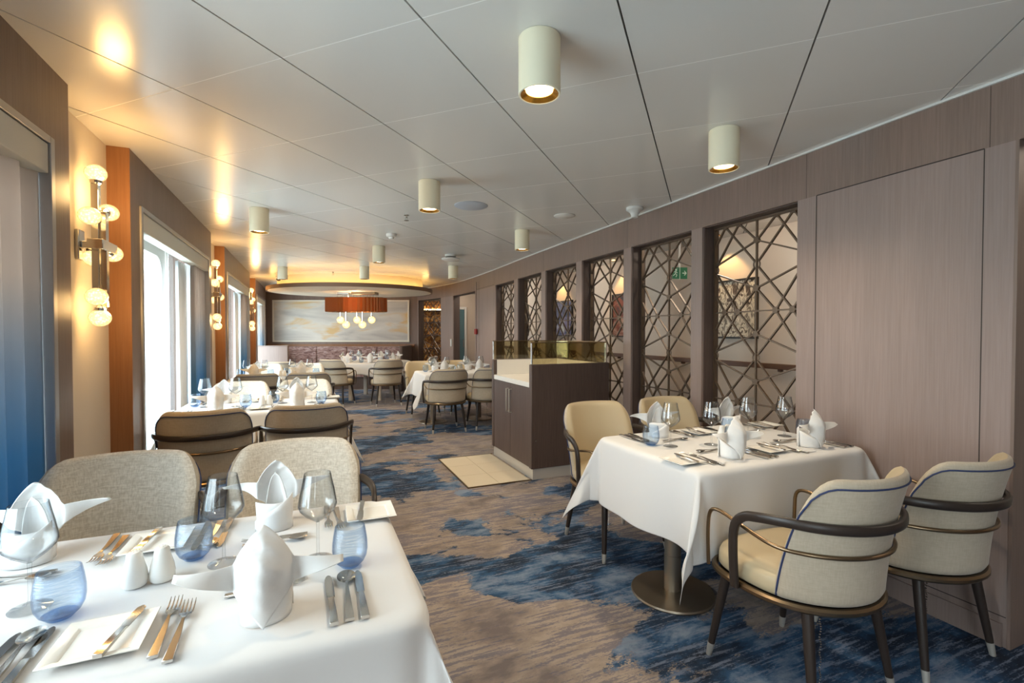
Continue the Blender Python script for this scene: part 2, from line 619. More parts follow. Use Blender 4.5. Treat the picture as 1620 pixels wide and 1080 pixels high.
# ceiling: metal panels on a 0.638 m grid turned 45 degrees to the walls
mb, jb = MB(), MB()
g0x, g0y, gs = 0, 0, 0.638
cd = (0.7071, -0.7071)
dd = (0.7071, 0.7071)
def cpt(c, d):
    return c * cd[0] + d * dd[0], c * cd[1] + d * dd[1]
for i in range(-26, 14):
    for j in range(-7, 28):
        c0, d0 = -0.275 + i * gs, 1.43 + j * gs
        qx, qy = cpt(c0 + gs / 2, d0 + gs / 2)
        if not (-2.0 < qx < 5.4 and -3.8 < qy < 16.2):
            continue
        e, f = 0.0035, 0.0024
        pts = [cpt(c0 + e, d0 + f), cpt(c0 + gs - e, d0 + f), cpt(c0 + gs - e, d0 + gs - f), cpt(c0 + e, d0 + gs - f)]
        mb.add([(x, y, CEIL) for x, y in pts] + [(x, y, CEIL + 0.02) for x, y in pts],
               [(0, 1, 2, 3)[::-1], (4, 5, 6, 7), (0, 1, 5, 4), (1, 2, 6, 5), (2, 3, 7, 6), (3, 0, 4, 7)])
        q = [cpt(c0 + e, d0 - f * 1.2), cpt(c0 + gs - e, d0 - f * 1.2), cpt(c0 + gs - e, d0 + f * 1.2), cpt(c0 + e, d0 + f * 1.2)]
        jb.add([(x, y, CEIL + 0.0005) for x, y in q], [(3, 2, 1, 0)])
ceil_o = struct(mb.build('ceiling', M['ceiling'], smooth=False))
jb.build('joint_glint', M['ceil_glint'], ceil_o, smooth=False)  # pale strips in the cross joints, a painted glint of the bevels
MB().box(-2, -3.6, CEIL + 0.021, 5.3, 16.2, CEIL + 0.06).build('ceiling_void', M['ceil_back'], ceil_o, smooth=False)

# ---- left wall: window panels standing in front of cream niches
PAN = [(-3.1, -0.80), (0.10, 2.696), (3.486, 6.046), (6.966, 9.80), (10.80, 13.7)]
WIN = [(-2.9, -1.0), (0.29, 2.539), (3.646, 5.886), (7.13, 9.58), (11.0, 13.1)]
ZW = 2.125
wl = struct(empty('wall_left', (XL, -3.1, 0)))
def local(mb, o):
    mb.v = [(x - o.location.x, y - o.location.y, z - o.location.z) for x, y, z in mb.v]
    return mb
pm = MB()
for (a, b), (w0, w1) in zip(PAN, WIN):
    pm.box(XO, a, 0, XL, w0, CEIL)
    pm.box(XO, w1, 0, XL, b, CEIL)
    pm.box(XO, w0, ZW, XL, w1, CEIL)
    pm.box(XO, w0, 0, XN - 0.10, w1, 0.28)
local(pm, wl).build('wall_panel', M['wood_band'], wl, smooth=False)
nm, rm = MB(), MB()
for k in range(4):
    a, b = PAN[k][1], PAN[k + 1][0]
    nm.box(XO, a, 0, XN, b, CEIL)
    rm.box(XN, b - 0.012, 0, XL + 0.001, b - 0.0005, CEIL)
local(nm, wl).build('niche_wall', M['cream'], wl, smooth=False)
local(rm, wl).build('copper_return', M['copper'], wl, smooth=False)
for k, (a, b) in enumerate(PAN[:4]):
    sk = MB().box(XL + 0.0005, a + 0.003, 0.0, XL + 0.012, b - 0.003, 0.09)
    struct(sk.build('baseboard_left', M['wood_dark'], smooth=False))

for k, (w0, w1) in enumerate(WIN):
    w = struct(empty('window_%d' % (k + 1), (XL, (w0 + w1) / 2, 0)))
    fr = MB()
    t = 0.035
    fr.box(XL - 0.20, w0 + 0.0005, 0.28, XL + 0.012, w0 + t, ZW - 0.001)
    fr.box(XL - 0.20, w1 - t, 0.28, XL + 0.012, w1 - 0.0005, ZW - 0.001)
    fr.box(XL - 0.20, w0 + t, ZW - 0.03, XL + 0.012, w1 - t, ZW - 0.001)
    local(fr, w).build('window_frame', M['silver_trim'], w, smooth=False, bevel=0.003)
    local(MB().box(XL - 0.075, w0 + t + 0.001, 1.975, XL + 0.004, w1 - t - 0.001, ZW - 0.032), w).build('blind_cassette', M['blind'], w, smooth=False, bevel=0.004)
    # the pane with a rounded white surround at x = -1.18, and a white lining beside it
    xg = XO + 0.10
    ga, gb = w0 + 0.06, w0 + (w1 - w0) * 0.64
    z0, z1, r = 0.34, 1.99, 0.16
    rim = []
    for cx, cz, a0 in ((gb - r, z1 - r, 0), (ga + r, z1 - r, 90), (ga + r, z0 + r, 180), (gb - r, z0 + r, 270)):
        for q in range(7):
            a = math.radians(a0 + 15 * q)
            rim.append((cx + r * math.cos(a), cz + r * math.sin(a)))
    N = len(rim)
    so = MB()
    out = []
    oa, ob, oz0, oz1 = w0 + 0.036, gb + 0.10, 0.281, ZW - 0.032
    for (y, z) in rim:
        cy, cz = (ga + gb) / 2, (z0 + z1) / 2
        out.append((ob if y > cy else oa, z) if abs(z - cz) < (z1 - z0) / 2 - r - 1e-4 else (max(oa, min(ob, cy + (y - cy) * 1.6)), oz1 if z > cz else oz0))
    vs = [(xg + 0.03, y, z) for y, z in rim] + [(xg + 0.03, y, z) for y, z in out] + [(xg - 0.05, y, z) for y, z in rim] + [(xg - 0.05, y, z) for y, z in out]
    fs = []
    for q in range(N):
        q2 = (q + 1) % N
        fs += [(q, q2, N + q2, N + q), (q2, q, 2 * N + q, 2 * N + q2), (3 * N + q, 3 * N + q2, 2 * N + q2, 2 * N + q), (N + q, N + q2, 3 * N + q2, 3 * N + q)]
    so.add(vs, fs)
    so.box(xg - 0.05, ob + 0.05, 0.281, xg + 0.03, ob + 0.10, oz1)
    local(so, w).build('window_surround', M['white'], w, smooth=False)
    local(MB().box(xg - 0.012, ga - 0.01, z0 - 0.01, xg - 0.006, gb + 0.01, z1 + 0.01), w).build('pane', M['pane'], w, smooth=False)
    gb2 = ob + 0.10
    local(MB().box(xg - 0.012, gb2, 0.281, xg - 0.006, w1 - t - 0.001, oz1), w).build('side_pane', M['pane'], w, smooth=False)
    if k != 1:
        pass
    # daylight enters here: a light portal for the sky, no light of its own
    ld = bpy.data.lights.new('sky_portal', 'AREA')
    ld.shape = 'RECTANGLE'
    ld.size, ld.size_y = w1 - w0, 1.85
    ld.cycles.is_portal = True
    lo = bpy.data.objects.new('sky_portal', ld)
    COL.objects.link(lo)
    lo.location = (XO - 0.03, (w0 + w1) / 2, 1.2)
    lo.rotation_euler = (0, -PI / 2, 0)

def curtain(name, y0, y1, x, folds, mat, label, cat, z0=0.015, z1=1.98, amp=0.026, group=None, seed=0):
    rnd = random.Random(seed)
    ph = [rnd.uniform(0, 6.28) for _ in range(3)]
    m = MB()
    nu = max(24, int(folds * 10))
    def fn(u, v):
        y = y0 + (y1 - y0) * u
        a = amp * (0.75 + 0.35 * (1 - v))
        w = math.sin(2 * PI * folds * u + ph[0] + 0.5 * math.sin(2 * PI * u + ph[1]) + 0.35 * v)
        return (x + a * math.copysign(abs(w) ** 0.8, w), y + 0.008 * math.cos(2 * PI * folds * u + ph[2] * 0.3), z0 + (z1 - z0) * v)
    m.grid(nu, 14, fn)
    o = m.build(name, mat, solid=0.003)
    return tag(o, label, cat, group)
CU = [
    (1, 1.72, 2.495, -1.0, 6, 'ombre taupe to blue curtain filling the left edge beside the nearest table'),
    (2, 5.36, 5.845, -1.0, 5, 'ombre taupe to blue curtain at the far side of the second window'),
    (2, 3.69, 3.84, -1.03, 2, 'narrow gathered ombre curtain at the near side of the second window'),
    (3, 9.10, 9.54, -1.0, 5, 'ombre taupe to blue curtain at the far side of the third window'),
    (3, 7.17, 7.36, -1.02, 2, 'narrow gathered ombre curtain at the near side of the third window'),
    (4, 12.55, 13.05, -1.0, 4, 'ombre curtain at the last window beside the far wall'),
]
for i, (w, a, b, x, f, lb) in enumerate(CU):
    curtain('curtain', a, b, x, f, M['curtain'], lb, 'curtain', group='window curtains', seed=i + 3)
curtain('sheer_curtain', 5.10, 5.42, -1.07, 4, M['sheer'], 'white sheer curtain gathered beside the blue curtain of the second window', 'curtain', amp=0.02, group='sheer curtains', seed=21)
curtain('sheer_curtain', 8.72, 9.14, -1.07, 4, M['sheer'], 'white sheer curtain gathered beside the blue curtain of the third window', 'curtain', amp=0.02, group='sheer curtains', seed=22)

# ---- back wall (square to the view) and the wall behind the viewer
wb = struct(empty('wall_back', (*far(-4.0, 12.0), 0), FR))
MB().box(-2.6, 0.0, 0, 1.72, 0.15, CEIL - 0.0005).build('wall_panel', M['wood_band'], wb, smooth=False)
MB().box(-2.2, -0.05, 0.98, 1.58, -0.001, 1.055).build('wood_ledge', M['copper'], wb, smooth=False, bevel=0.004)
wr = struct(MB().box(-1.3, -3.3, 0, 2.9, -3.1, CEIL).build('wall_rear', M['wood'], smooth=False))

# ---- right wall: curved, with openings
OPEN = [(2.026, 2.816), (2.931, 3.721), (3.841, 4.641), (4.769, 5.586), (5.715, 6.56), (6.72, 7.62)]
DOORS = [(0.12, 1.036), (8.772, 10.165)]
W7 = (10.82, 11.93)
ZT = 2.14
ZS = 0.19
TH = 0.16
wrt = struct(empty('wall_right', (2.72, -3.1, 0)))
hb = MB()
wbox(hb, -3.1, 12.42, ZT, CEIL, 0, TH)
local(hb, wrt).build('header', M['wood_band'], wrt, angle=20)
sol = MB()
edges = sorted(OPEN + DOORS + [W7])
prev = -3.1
for a, b in edges:
    wbox(sol, prev, a, 0, ZT, 0, TH)
    prev = b
wbox(sol, prev, 12.42, 0, ZT, 0, TH)
for a, b in OPEN + [W7]:
    wbox(sol, a, b, 0, ZS, 0, TH)
local(sol, wrt).build('wall_panel', M['wood'], wrt, angle=20)
gr = MB()
def vgroove(y, z0, z1, w=0.004):
    wbox(gr, y - w / 2, y + w / 2, z0, z1, -0.0006, 0.01)
def hgroove(y0, y1, z, w=0.004):
    wbox(gr, y0, y1, z - w / 2, z + w / 2, -0.0006, 0.01)
vgroove(1.905, 0.46, 2.14, 0.006)
vgroove(1.138, 0.46, 2.14)
hgroove(1.138, 1.905, 2.14, 0.006)
hgroove(1.138, 1.905, 0.46)
hgroove(1.04, 2.02, 0.13)
hgroove(-3, 0.1, 2.14)
for y in (0.62, 1.12, 1.97, 3.78, 5.64, 7.69):
    vgroove(y, 2.14, CEIL, 0.002)
hgroove(7.70, 8.70, 2.16)
vgroove(8.55, 0, 2.3, 0.008)
vgroove(7.69, 0, 2.14)
local(gr, wrt).build('panel_groove', M['groove'], wrt, smooth=False)
jm = MB()
for a, b in OPEN + [W7, DOORS[1]]:      # dark lining of each opening
    z = ZS if (a, b) != DOORS[1] else 0.0
    wbox(jm, a + 0.0005, a + 0.006, z + 0.001, ZT - 0.0005, 0.02, TH - 0.001)
    wbox(jm, b - 0.006, b - 0.0005, z + 0.001, ZT - 0.0005, 0.02, TH - 0.001)
    wbox(jm, a + 0.007, b - 0.007, ZT - 0.006, ZT - 0.0005, 0.02, TH - 0.001)
local(jm, wrt).build('opening_lining', M['wood_dark'], wrt, smooth=False)
cm = MB()
wbox(cm, -3.1, 12.3, CEIL - 0.012, CEIL - 0.0005, -0.012, 0.001)
struct(cm.build('trim_ceiling', M['white'], smooth=False))
bm_ = MB()
wbox(bm_, 1.05, 2.9, 0, 0.10, -0.010, -0.0008)
struct(bm_.build('baseboard_right', M['wood'], smooth=False))
tm = MB()
wbox(tm, 1.024, 1.0355, 0, ZT - 0.001, -0.004, TH)
struct(tm.build('trim_1', M['wood_band'], smooth=False))
tm = MB()
wbox(tm, 8.70, 8.75, 0, 2.30, -0.012, -0.001)
struct(tm.build('trim_2', M['wood'], smooth=False))

# ---- corridor beyond the lattice
XC = 4.36
wc = struct(empty('wall_corridor', (XC, 0, 0)))
local(MB().box(XC, -3.2, 0, XC + 0.12, 14.6, CEIL), wc).build('wall_panel', M['corridor'], wc, smooth=False)
we = struct(MB().box(3.50, 12.9, 0, XC - 0.001, 13.02, CEIL).build('wall_end', M['corridor'], smooth=False))
wf = struct(MB().box(2.9, -3.3, 0, XC, -3.2, CEIL).build('wall_entry', M['corridor'], smooth=False))
o = MB()
o.box(XC - 0.075, 1.6, 0.975, XC - 0.04, 12.0, 1.03)
for k in range(8):
    o.box(XC - 0.05, 2.0 + k * 1.35, 0.95, XC - 0.001, 2.03 + k * 1.35, 0.98)
tag(o.build('handrail', M['rail'], bevel=0.006), 'long brown wooden handrail along the corridor wall behind the lattice screens', 'handrail')

# teal door at the end of the corridor and its pale frame
d = struct(empty('door_1', (3.85, 12.845, 0)))
MB().box(-0.26, -0.03, 0.01, 0.15, 0.03, 1.98).build('door_leaf', M['teal'], d, smooth=False, bevel=0.004)
fr = MB()
fr.box(-0.325, -0.05, 0, -0.265, 0.045, 2.05)
fr.box(0.155, -0.05, 0, 0.215, 0.045, 2.05)
fr.box(-0.265, -0.05, 1.985, 0.155, 0.045, 2.05)
fr.build('door_frame', M['white'], d, smooth=False, bevel=0.004)
MB().tube([(0.11, -0.032, 0.95), (0.11, -0.07, 0.95), (0.11, -0.07, 1.15), (0.11, -0.032, 1.15)], 0.01, 8).build('door_handle', M['steel'], d)

# framed pictures on the corridor wall
def art_mat(name, stops, sc_=(1, 3, 3), scale=6, vor=False, detail=5):
    m = pbr(name, (1, 1, 1, 1), 0.5)
    n, p = nodes_of(m)
    if vor:
        v = n.nodes.new('ShaderNodeTexVoronoi')
        v.inputs['Scale'].default_value = scale
        n.links.new(coords(n, sc_), v.inputs['Vector'])
        w = noise(n, coords(n, sc_), scale * 0.5, 4)
        f = mix(n, 0.55, v.outputs['Distance'], w)
    else:
        f = noise(n, coords(n, sc_), scale, detail, 0.6, 0.8)
    n.links.new(ramp(n, f, stops), p.inputs['Base Color'])
    return m
AR = [
    (3.64, 4.42, art_mat('sepia_crowd_picture', [(0.28, lin(20, 16, 14)), (0.42, lin(90, 72, 56)), (0.5, lin(226, 214, 192)), (0.62, lin(60, 46, 36)), (0.75, lin(214, 200, 178))], (1, 1.5, 0.8), 13), 'black framed sepia picture of a crowd behind the largest lattice screen'),
    (5.70, 6.24, art_mat('rust_and_slate_picture', [(0.35, lin(36, 34, 44)), (0.5, lin(120, 60, 40)), (0.65, lin(170, 140, 124))], (1, 1, 2), 3), 'framed rust and dark slate picture on the corridor wall behind the lattice'),
    (7.47, 8.19, art_mat('blue_and_mauve_picture', [(0.33, lin(24, 28, 48)), (0.46, lin(60, 76, 120)), (0.56, lin(120, 116, 160)), (0.68, lin(200, 214, 214))], (1, 1, 1.5), 3), 'framed blue and mauve picture lit by a warm downlight in the corridor'),
    (9.35, 10.05, art_mat('pale_lilac_picture', [(0.35, lin(40, 44, 84)), (0.5, lin(150, 150, 190)), (0.7, lin(216, 210, 214))], (1, 1, 2), 3), 'framed lilac and blue picture, farthest along the corridor wall'),
]
for y0, y1, m, lb in AR:
    r = empty('framed_picture', (XC, (y0 + y1) / 2, 1.6))
    hw, hh = (y1 - y0) / 2, 0.325
    f = MB()
    for a, b, c, e in ((-hw, -hw + 0.02, -hh, hh), (hw - 0.02, hw, -hh, hh), (-hw + 0.02, hw - 0.02, -hh, -hh + 0.02), (-hw + 0.02, hw - 0.02, hh - 0.02, hh)):
        f.box(-0.04, a, c, -0.001, b, e)
    f.build('picture_frame', M['black'], r, smooth=False)
    MB().box(-0.03, -hw + 0.02, -hh + 0.02, -0.002, hw - 0.02, hh - 0.02).build('picture', m, r, smooth=False)
    tag(r, lb, 'picture', 'framed pictures in the corridor')

def light(name, kind, loc, energy, col, size=0.05, parent=None, spot=None, blend=0.5, rot=(0, 0, 0)):
    d = bpy.data.lights.new(name, kind)
    d.energy = energy
    d.color = col
    if kind in ('POINT', 'SPOT'):
        d.shadow_soft_size = size
    if kind == 'SPOT':
        d.spot_size = math.radians(spot)
        d.spot_blend = blend
    o = bpy.data.objects.new(name, d)
    COL.objects.link(o)
    o.location = loc
    o.rotation_euler = rot
    if parent:
        o.parent = parent
    return o
WARM = (1.0, 0.74, 0.42)
AMBER = (1.0, 0.60, 0.22)
for k, y in enumerate((1.9, 4.03, 5.97, 7.85, 9.7, 11.3)):
    r = empty('recessed_downlight', (XC - 0.20, y, CEIL))
    MB().lathe([(0.045, -0.001), (0.045, -0.008), (0.034, -0.009), (0.034, -0.001)], 20, close=True).build('downlight_ring', M['gold'], r)
    MB().lathe([(0.0001, -0.004), (0.033, -0.004)], 20).build('lamp_face', M['lamp_face'], r)
    names = ['first from the doorway', 'above the crowd picture', 'above the rust picture', 'above the blue and mauve picture', 'above the lilac picture', 'at the far end']
    tag(r, 'small recessed corridor downlight, ' + names[k], 'ceiling light', 'recessed corridor downlights')
    light('downlight_beam', 'SPOT', (0, 0, -0.015), 13, AMBER, 0.02, r, 84, 0.35, (0, -0.12, 0))
# corridor fittings give it its general light
for k, y in enumerate((0.3, 3.2, 6.6, 9.4, 11.9)):
    r = empty('corridor_ceiling_light', (3.55, y, CEIL))
    MB().lathe([(0.11, -0.001), (0.11, -0.02), (0.10, -0.024), (0.10, -0.001)], 24, close=True).build('light_ring', M['plastic'], r)
    MB().lathe([(0.0001, -0.02), (0.099, -0.02)], 24).build('diffuser', emitter('corridor_diffuser', (1, 0.86, 0.66, 1), 6.0) if k == 0 else bpy.data.materials['corridor_diffuser'], r)
    tag(r, 'round corridor ceiling light, ' + ['nearest', 'second', 'third', 'fourth', 'last'][k] + ' along the corridor behind the lattice wall', 'ceiling light', 'round corridor ceiling lights')
    light('diffuser_light', 'POINT', (0, 0, -0.08), 9, (1, 0.88, 0.72), 0.09, r)

# green emergency sign
r = empty('emergency_sign', (3.9, 4.31, 2.02), math.radians(-18))
MB().box(-0.011, -0.005, -0.07, 0.011, 0.005, 0.40 - 0.0).build('sign_bracket', M['plastic'], r, smooth=False)
MB().box(-0.088, -0.012, -0.065, 0.088, -0.0055, 0.065).build('sign_face', M['green'], r, smooth=False)
s = MB()
s.box(-0.003, -0.014, -0.065, 0.003, -0.0121, 0.065)
s.ball((-0.045, -0.013, 0.034), 0.011, 10, 6, 1)
s.tube([(-0.045, -0.013, 0.022), (-0.052, -0.013, -0.005), (-0.035, -0.013, -0.022), (-0.046, -0.013, -0.045)], 0.005, 6)
s.tube([(-0.052, -0.013, -0.005), (-0.068, -0.013, -0.022), (-0.078, -0.013, -0.03)], 0.005, 6)
s.tube([(-0.07, -0.013, 0.012), (-0.047, -0.013, 0.016), (-0.028, -0.013, 0.0)], 0.004, 6)
s.box(-0.080, -0.0135, 0.048, -0.02, -0.0121, 0.05)
s.box(0.03, -0.0135, -0.006, 0.075, -0.0121, 0.006)
s.add([(0.08, -0.0135, 0.0), (0.055, -0.0135, 0.03), (0.05, -0.0135, 0.022), (0.066, -0.0135, 0), (0.05, -0.0135, -0.022), (0.055, -0.0135, -0.03)], [(0, 1, 2, 3), (0, 3, 4, 5)])
s.build('sign_symbol', M['sign_white'], r, smooth=False)
tag(r, 'green running figure emergency exit sign hanging in the corridor behind the second lattice', 'sign')
r.location.z = CEIL - 0.40

# ---- bronze lattice screens
def lattice(y0, y1, label):
    yc, hw = (y0 + y1) / 2, (y1 - y0) / 2 - 0.012
    D = 0.115
    x, y = wpt(yc, D)
    dx = (xw(yc + 0.1) - xw(yc - 0.1)) / 0.2
    r = empty('lattice_screen', (x, y, ZS), math.atan2(1, dx) - PI)   # local x runs towards the viewer along the wall
    W = hw
    fr = MB()
    zt = ZT - ZS - 0.008
    for a, b, c, e in ((-W, -W + 0.014, 0.003, zt), (W - 0.014, W, 0.003, zt), (-W + 0.014, W - 0.014, 0.003, 0.017), (-W + 0.014, W - 0.014, zt - 0.014, zt)):
        fr.box(a, -0.014, c, b, 0.014, e)
    fr.build('screen_frame', M['dark_bronze'], r, smooth=False)
    m = MB()
    P = 0.325
    w = W - 0.014
    def bar(u0, v0, u1, v1, t=0.0048):
        a, b = Vector((u0 * w, 0, v0)), Vector((u1 * w, 0, v1))
        dr = (b - a).normalized()
        nn = Vector((-dr.z, 0, dr.x)) * t
        yy = Vector((0, 0.008, 0))
        m.add([a - nn - yy, a + nn - yy, a + nn + yy, a - nn + yy, b - nn - yy, b + nn - yy, b + nn + yy, b - nn + yy],
              [(0, 1, 2, 3), (4, 7, 6, 5), (0, 4, 5, 1), (1, 5, 6, 2), (2, 6, 7, 3), (3, 7, 4, 0)])
    def disc(u, v, rr):
        m.lathe([(rr, -0.0095), (rr, 0.0095)], 8, (u * w, 0, v), (0, 1, 0))
    def ring(u, v, rr):
        m.tube([(u * w + rr * math.cos(a), 0, v + rr * 1.2 * math.sin(a)) for a in [2 * PI * q / 16 for q in range(16)]], 0.0055, 5, closed=True)
    A, B, Hh = 0.42, 0.76, 0.51
    zmax = zt - 0.006
    bar(0, 0.012, 0, zmax)
    for cyc in range(3):
        zr = P + cyc * 2 * P                      # the ring row
        ring(0, zr, 0.026)
        for s in (-1, 1):
            ring(s * 0.985, zr, 0.018)
            for q in (-1, 1):
                hv, sv = zr + q * Hh * P, zr + q * P
                sv = min(max(sv, 0.012), zmax)
                bar(0, hv, s * A, sv)
                bar(0, hv, s, zr + q * 0.03)
                bar(s * 0.05, zr + q * 0.024, s * B, sv)
                bar(s, zr + q * 0.02, s * A, sv)
                bar(s * B, sv, s, sv - q * 0.40 * P)
        for q in (-1, 1):
            disc(0, zr + q * Hh * P, 0.023)
    for k in range(4):
        z = min(max(k * 2 * P, 0.016), zmax)
        bar(-1, z, 1, z)
        for u in (-B, -A, A, B):
            disc(u, z, 0.023)
        disc(0, z, 0.012)
    m.build('lattice', M['dark_bronze'], r, smooth=False)
    tag(r, label, 'screen', 'bronze lattice screens in the right wall')
    return r
ordn = ['bronze geometric lattice screen, widest in view, behind the front right table',
        'bronze lattice screen with the green exit sign seen through it',
        'bronze lattice screen just right of the sideboard glass, third from the big panel',
        'bronze lattice screen above the sideboard with the blue picture behind it',
        'bronze lattice screen above the sideboard, second from the far plain panel',
        'bronze lattice screen next to the far plain wall panel']
for (a, b), lb in zip(OPEN, ordn):
    lattice(a, b, lb)
lattice(W7[0], W7[1], 'bronze lattice screen near the banquette with a golden lit wall behind')

# golden lit shelving behind the far screen
gx, gy = far(-1.9, 14.3)
r = empty('lit_bar_shelving', (3.02, 13.0, 0), math.radians(-14))
gm = art_mat('gold_mosaic', [(0.3, lin(60, 38, 20)), (0.5, lin(150, 96, 40)), (0.7, lin(220, 170, 90))], (1, 1, 1), 18, True)
MB().box(-0.46, 0, 0, 0.46, 0.06, 2.2).build('mosaic_back', gm, r, smooth=False)
s = MB()
for z in (0.9, 1.25, 1.6, 1.92):
    s.box(-0.46, -0.16, z, 0.46, -0.001, z + 0.03)
s.build('shelf', M['wood_dark'], r, smooth=False)
MB().box(-0.46, -0.03, 1.955, 0.46, -0.002, 1.985).build('shelf_light', emitter('shelf_strip_light', (1.0, 0.62, 0.24, 1), 9), r, smooth=False)
MB().box(-0.49, -0.16, 0, -0.461, 0.06, 2.2).box(0.461, -0.16, 0, 0.49, 0.06, 2.2).build('side_panel', M['wood_dark'], r, smooth=False)
MB().box(-0.49, -0.16, 2.2005, 0.49, 0.06, 2.40).build('top_panel', M['wood_dark'], r, smooth=False)
tag(r, 'gold mosaic bar shelving with a warm light strip behind the far lattice', 'shelving')

# ------------------------------------------------------------------ cylinder ceiling lamps
def make_lamp():
    r = empty('cylinder_ceiling_lamp', (0, 0, CEIL))
    R, Ln = 0.077, 0.205
    MB().lathe([(R - 0.002, -0.0005), (R, -0.003), (R, -Ln + 0.002), (R - 0.002, -Ln), (R - 0.007, -Ln), (R - 0.007, -Ln + 0.03), (0.0001, -Ln + 0.03)], 40).build('lamp_body', M['lamp_white'], r)
    MB().lathe([(R - 0.0075, -Ln + 0.001), (0.050, -Ln + 0.014), (0.050, -Ln + 0.028), (R - 0.0075, -Ln + 0.028)], 40, close=True).build('reflector_ring', M['gold'], r)
    MB().lathe([(0.0001, -Ln + 0.010), (0.030, -Ln + 0.011), (0.0495, -Ln + 0.016)], 32).build('lamp_lens', M['lamp_face'], r)
    light('lamp_beam', 'SPOT', (0, 0, -Ln - 0.005), 27, (1.0, 0.80, 0.55), 0.045, r, 140, 0.9)
    return r
LM = [(0.788, 1.599, 'large ivory cylinder ceiling lamp, nearest and highest in the picture'),
      (2.047, 1.934, 'ivory cylinder ceiling lamp above the front right table'),
      (0.807, 3.411, 'ivory cylinder ceiling lamp left of the blue-grey ceiling speaker'),
      (-0.381, 4.724, 'ivory cylinder ceiling lamp above the window table row, leftmost of the large ones'),
      (2.087, 4.644, 'ivory cylinder ceiling lamp above the sideboard, near the lattice wall'),
      (0.823, 6.19, 'ivory cylinder ceiling lamp directly behind the small smoke detector'),
      (0.855, 8.165, 'small ivory cylinder ceiling lamp in front of the oval cove'),
      (-0.373, 8.74, 'small ivory cylinder ceiling lamp at the left end of the oval cove'),
      (2.17, 7.552, 'small ivory cylinder ceiling lamp by the disc access point, right of the oval cove'),
      (-0.35, 1.9 - 2.6, 'added ivory cylinder fill lamp behind the viewer by the windows'),  # this one and the next are added out of view as fill light
      (0.8, -1.4, 'added ivory cylinder fill lamp behind the viewer in the middle of the room')]
for x, y, lb in LM:
    place('lamp', make_lamp, (x, y, CEIL), 0, lb, 'ceiling lamp', 'ivory cylinder ceiling lamps')

# small ceiling fittings
def fit(name, prof, mat, x, y, label, cat, extra=None):
    o = MB().lathe(prof, 28).build(name, mat)
    o.location = (x, y, CEIL)
    tag(o, label, cat)
    return o
fit('ceiling_speaker', [(0.0001, -0.012), (0.13, -0.010), (0.142, -0.004), (0.142, -0.0005)], M['speaker'], 1.28, 3.905, 'round blue-grey ceiling speaker beside a cylinder lamp', 'speaker')
fit('ceiling_speaker', [(0.0001, -0.014), (0.085, -0.012), (0.098, -0.004), (0.098, -0.0005)], M['plastic'], 2.182, 3.905, 'small round off-white ceiling speaker near the lattice wall', 'speaker')
fit('smoke_detector', [(0.0001, -0.055), (0.025, -0.055), (0.032, -0.035), (0.05, -0.03), (0.055, -0.012), (0.055, -0.0005)], M['plastic'], 0.846, 5.366, 'small white smoke detector on the ceiling in the middle of the room', 'smoke detector')
fit('smoke_detector', [(0.0001, -0.085), (0.028, -0.085), (0.033, -0.06), (0.04, -0.045), (0.062, -0.028), (0.072, -0.022), (0.072, -0.0005)], M['plastic'], 2.60, 3.42, 'white bell shaped ceiling sensor beside the lattice wall', 'smoke detector')
r = empty('ceiling_sensor', (1.828, 6.48, CEIL))
MB().lathe([(0.0001, -0.03), (0.07, -0.03), (0.08, -0.02), (0.08, -0.0005)], 28).build('sensor_base', M['plastic'], r)
MB().lathe([(0.072, -0.031), (0.072, -0.05), (0.0001, -0.05)], 28).build('sensor_ring', M['black'], r)
MB().lathe([(0.0001, -0.085), (0.09, -0.082), (0.125, -0.065), (0.125, -0.051), (0.0001, -0.051)], 28).build('sensor_cover', M['plastic'], r)
tag(r, 'white two-tier disc shaped access point on the ceiling right of centre', 'ceiling device')
def sprinkler(x, y, label):
    r = empty('sprinkler', (x, y, CEIL))
    MB().lathe([(0.012, -0.0005), (0.024, -0.004), (0.01, -0.008), (0.008, -0.02), (0.01, -0.022), (0.003, -0.03)], 14).build('sprinkler_body', M['chrome'], r)
    m = MB()
    m.tube([(-0.009, 0, -0.02), (-0.011, 0, -0.035), (0, 0, -0.048), (0.011, 0, -0.035), (0.009, 0, -0.02)], 0.0022, 6)
    for k in range(10):
        a = k * PI / 5
        m.box(0.004, -0.003, -0.051, 0.022, 0.003, -0.049, lambda q, a=a: Matrix.Rotation(a, 3, 'Z') @ q)
    m.build('deflector', M['chrome'], r)
    tag(r, label, 'sprinkler', 'ceiling sprinklers')
sprinkler(0.839, 4.449, 'chrome ceiling sprinkler left of the third cylinder lamp')
sprinkler(0.421, 9.112, 'tiny chrome ceiling sprinkler just in front of the oval cove')
r = empty('dome_camera', (-0.50, 10.1, CEIL))
MB().lathe([(0.05, -0.0005), (0.055, -0.05), (0.045, -0.06)], 20).build('camera_base', M['plastic'], r)
MB().ball((0, 0, -0.06), 0.044, 20, 12).build('camera_dome', M['black'], r)
tag(r, 'small dark dome camera under the left end of the oval cove', 'camera')

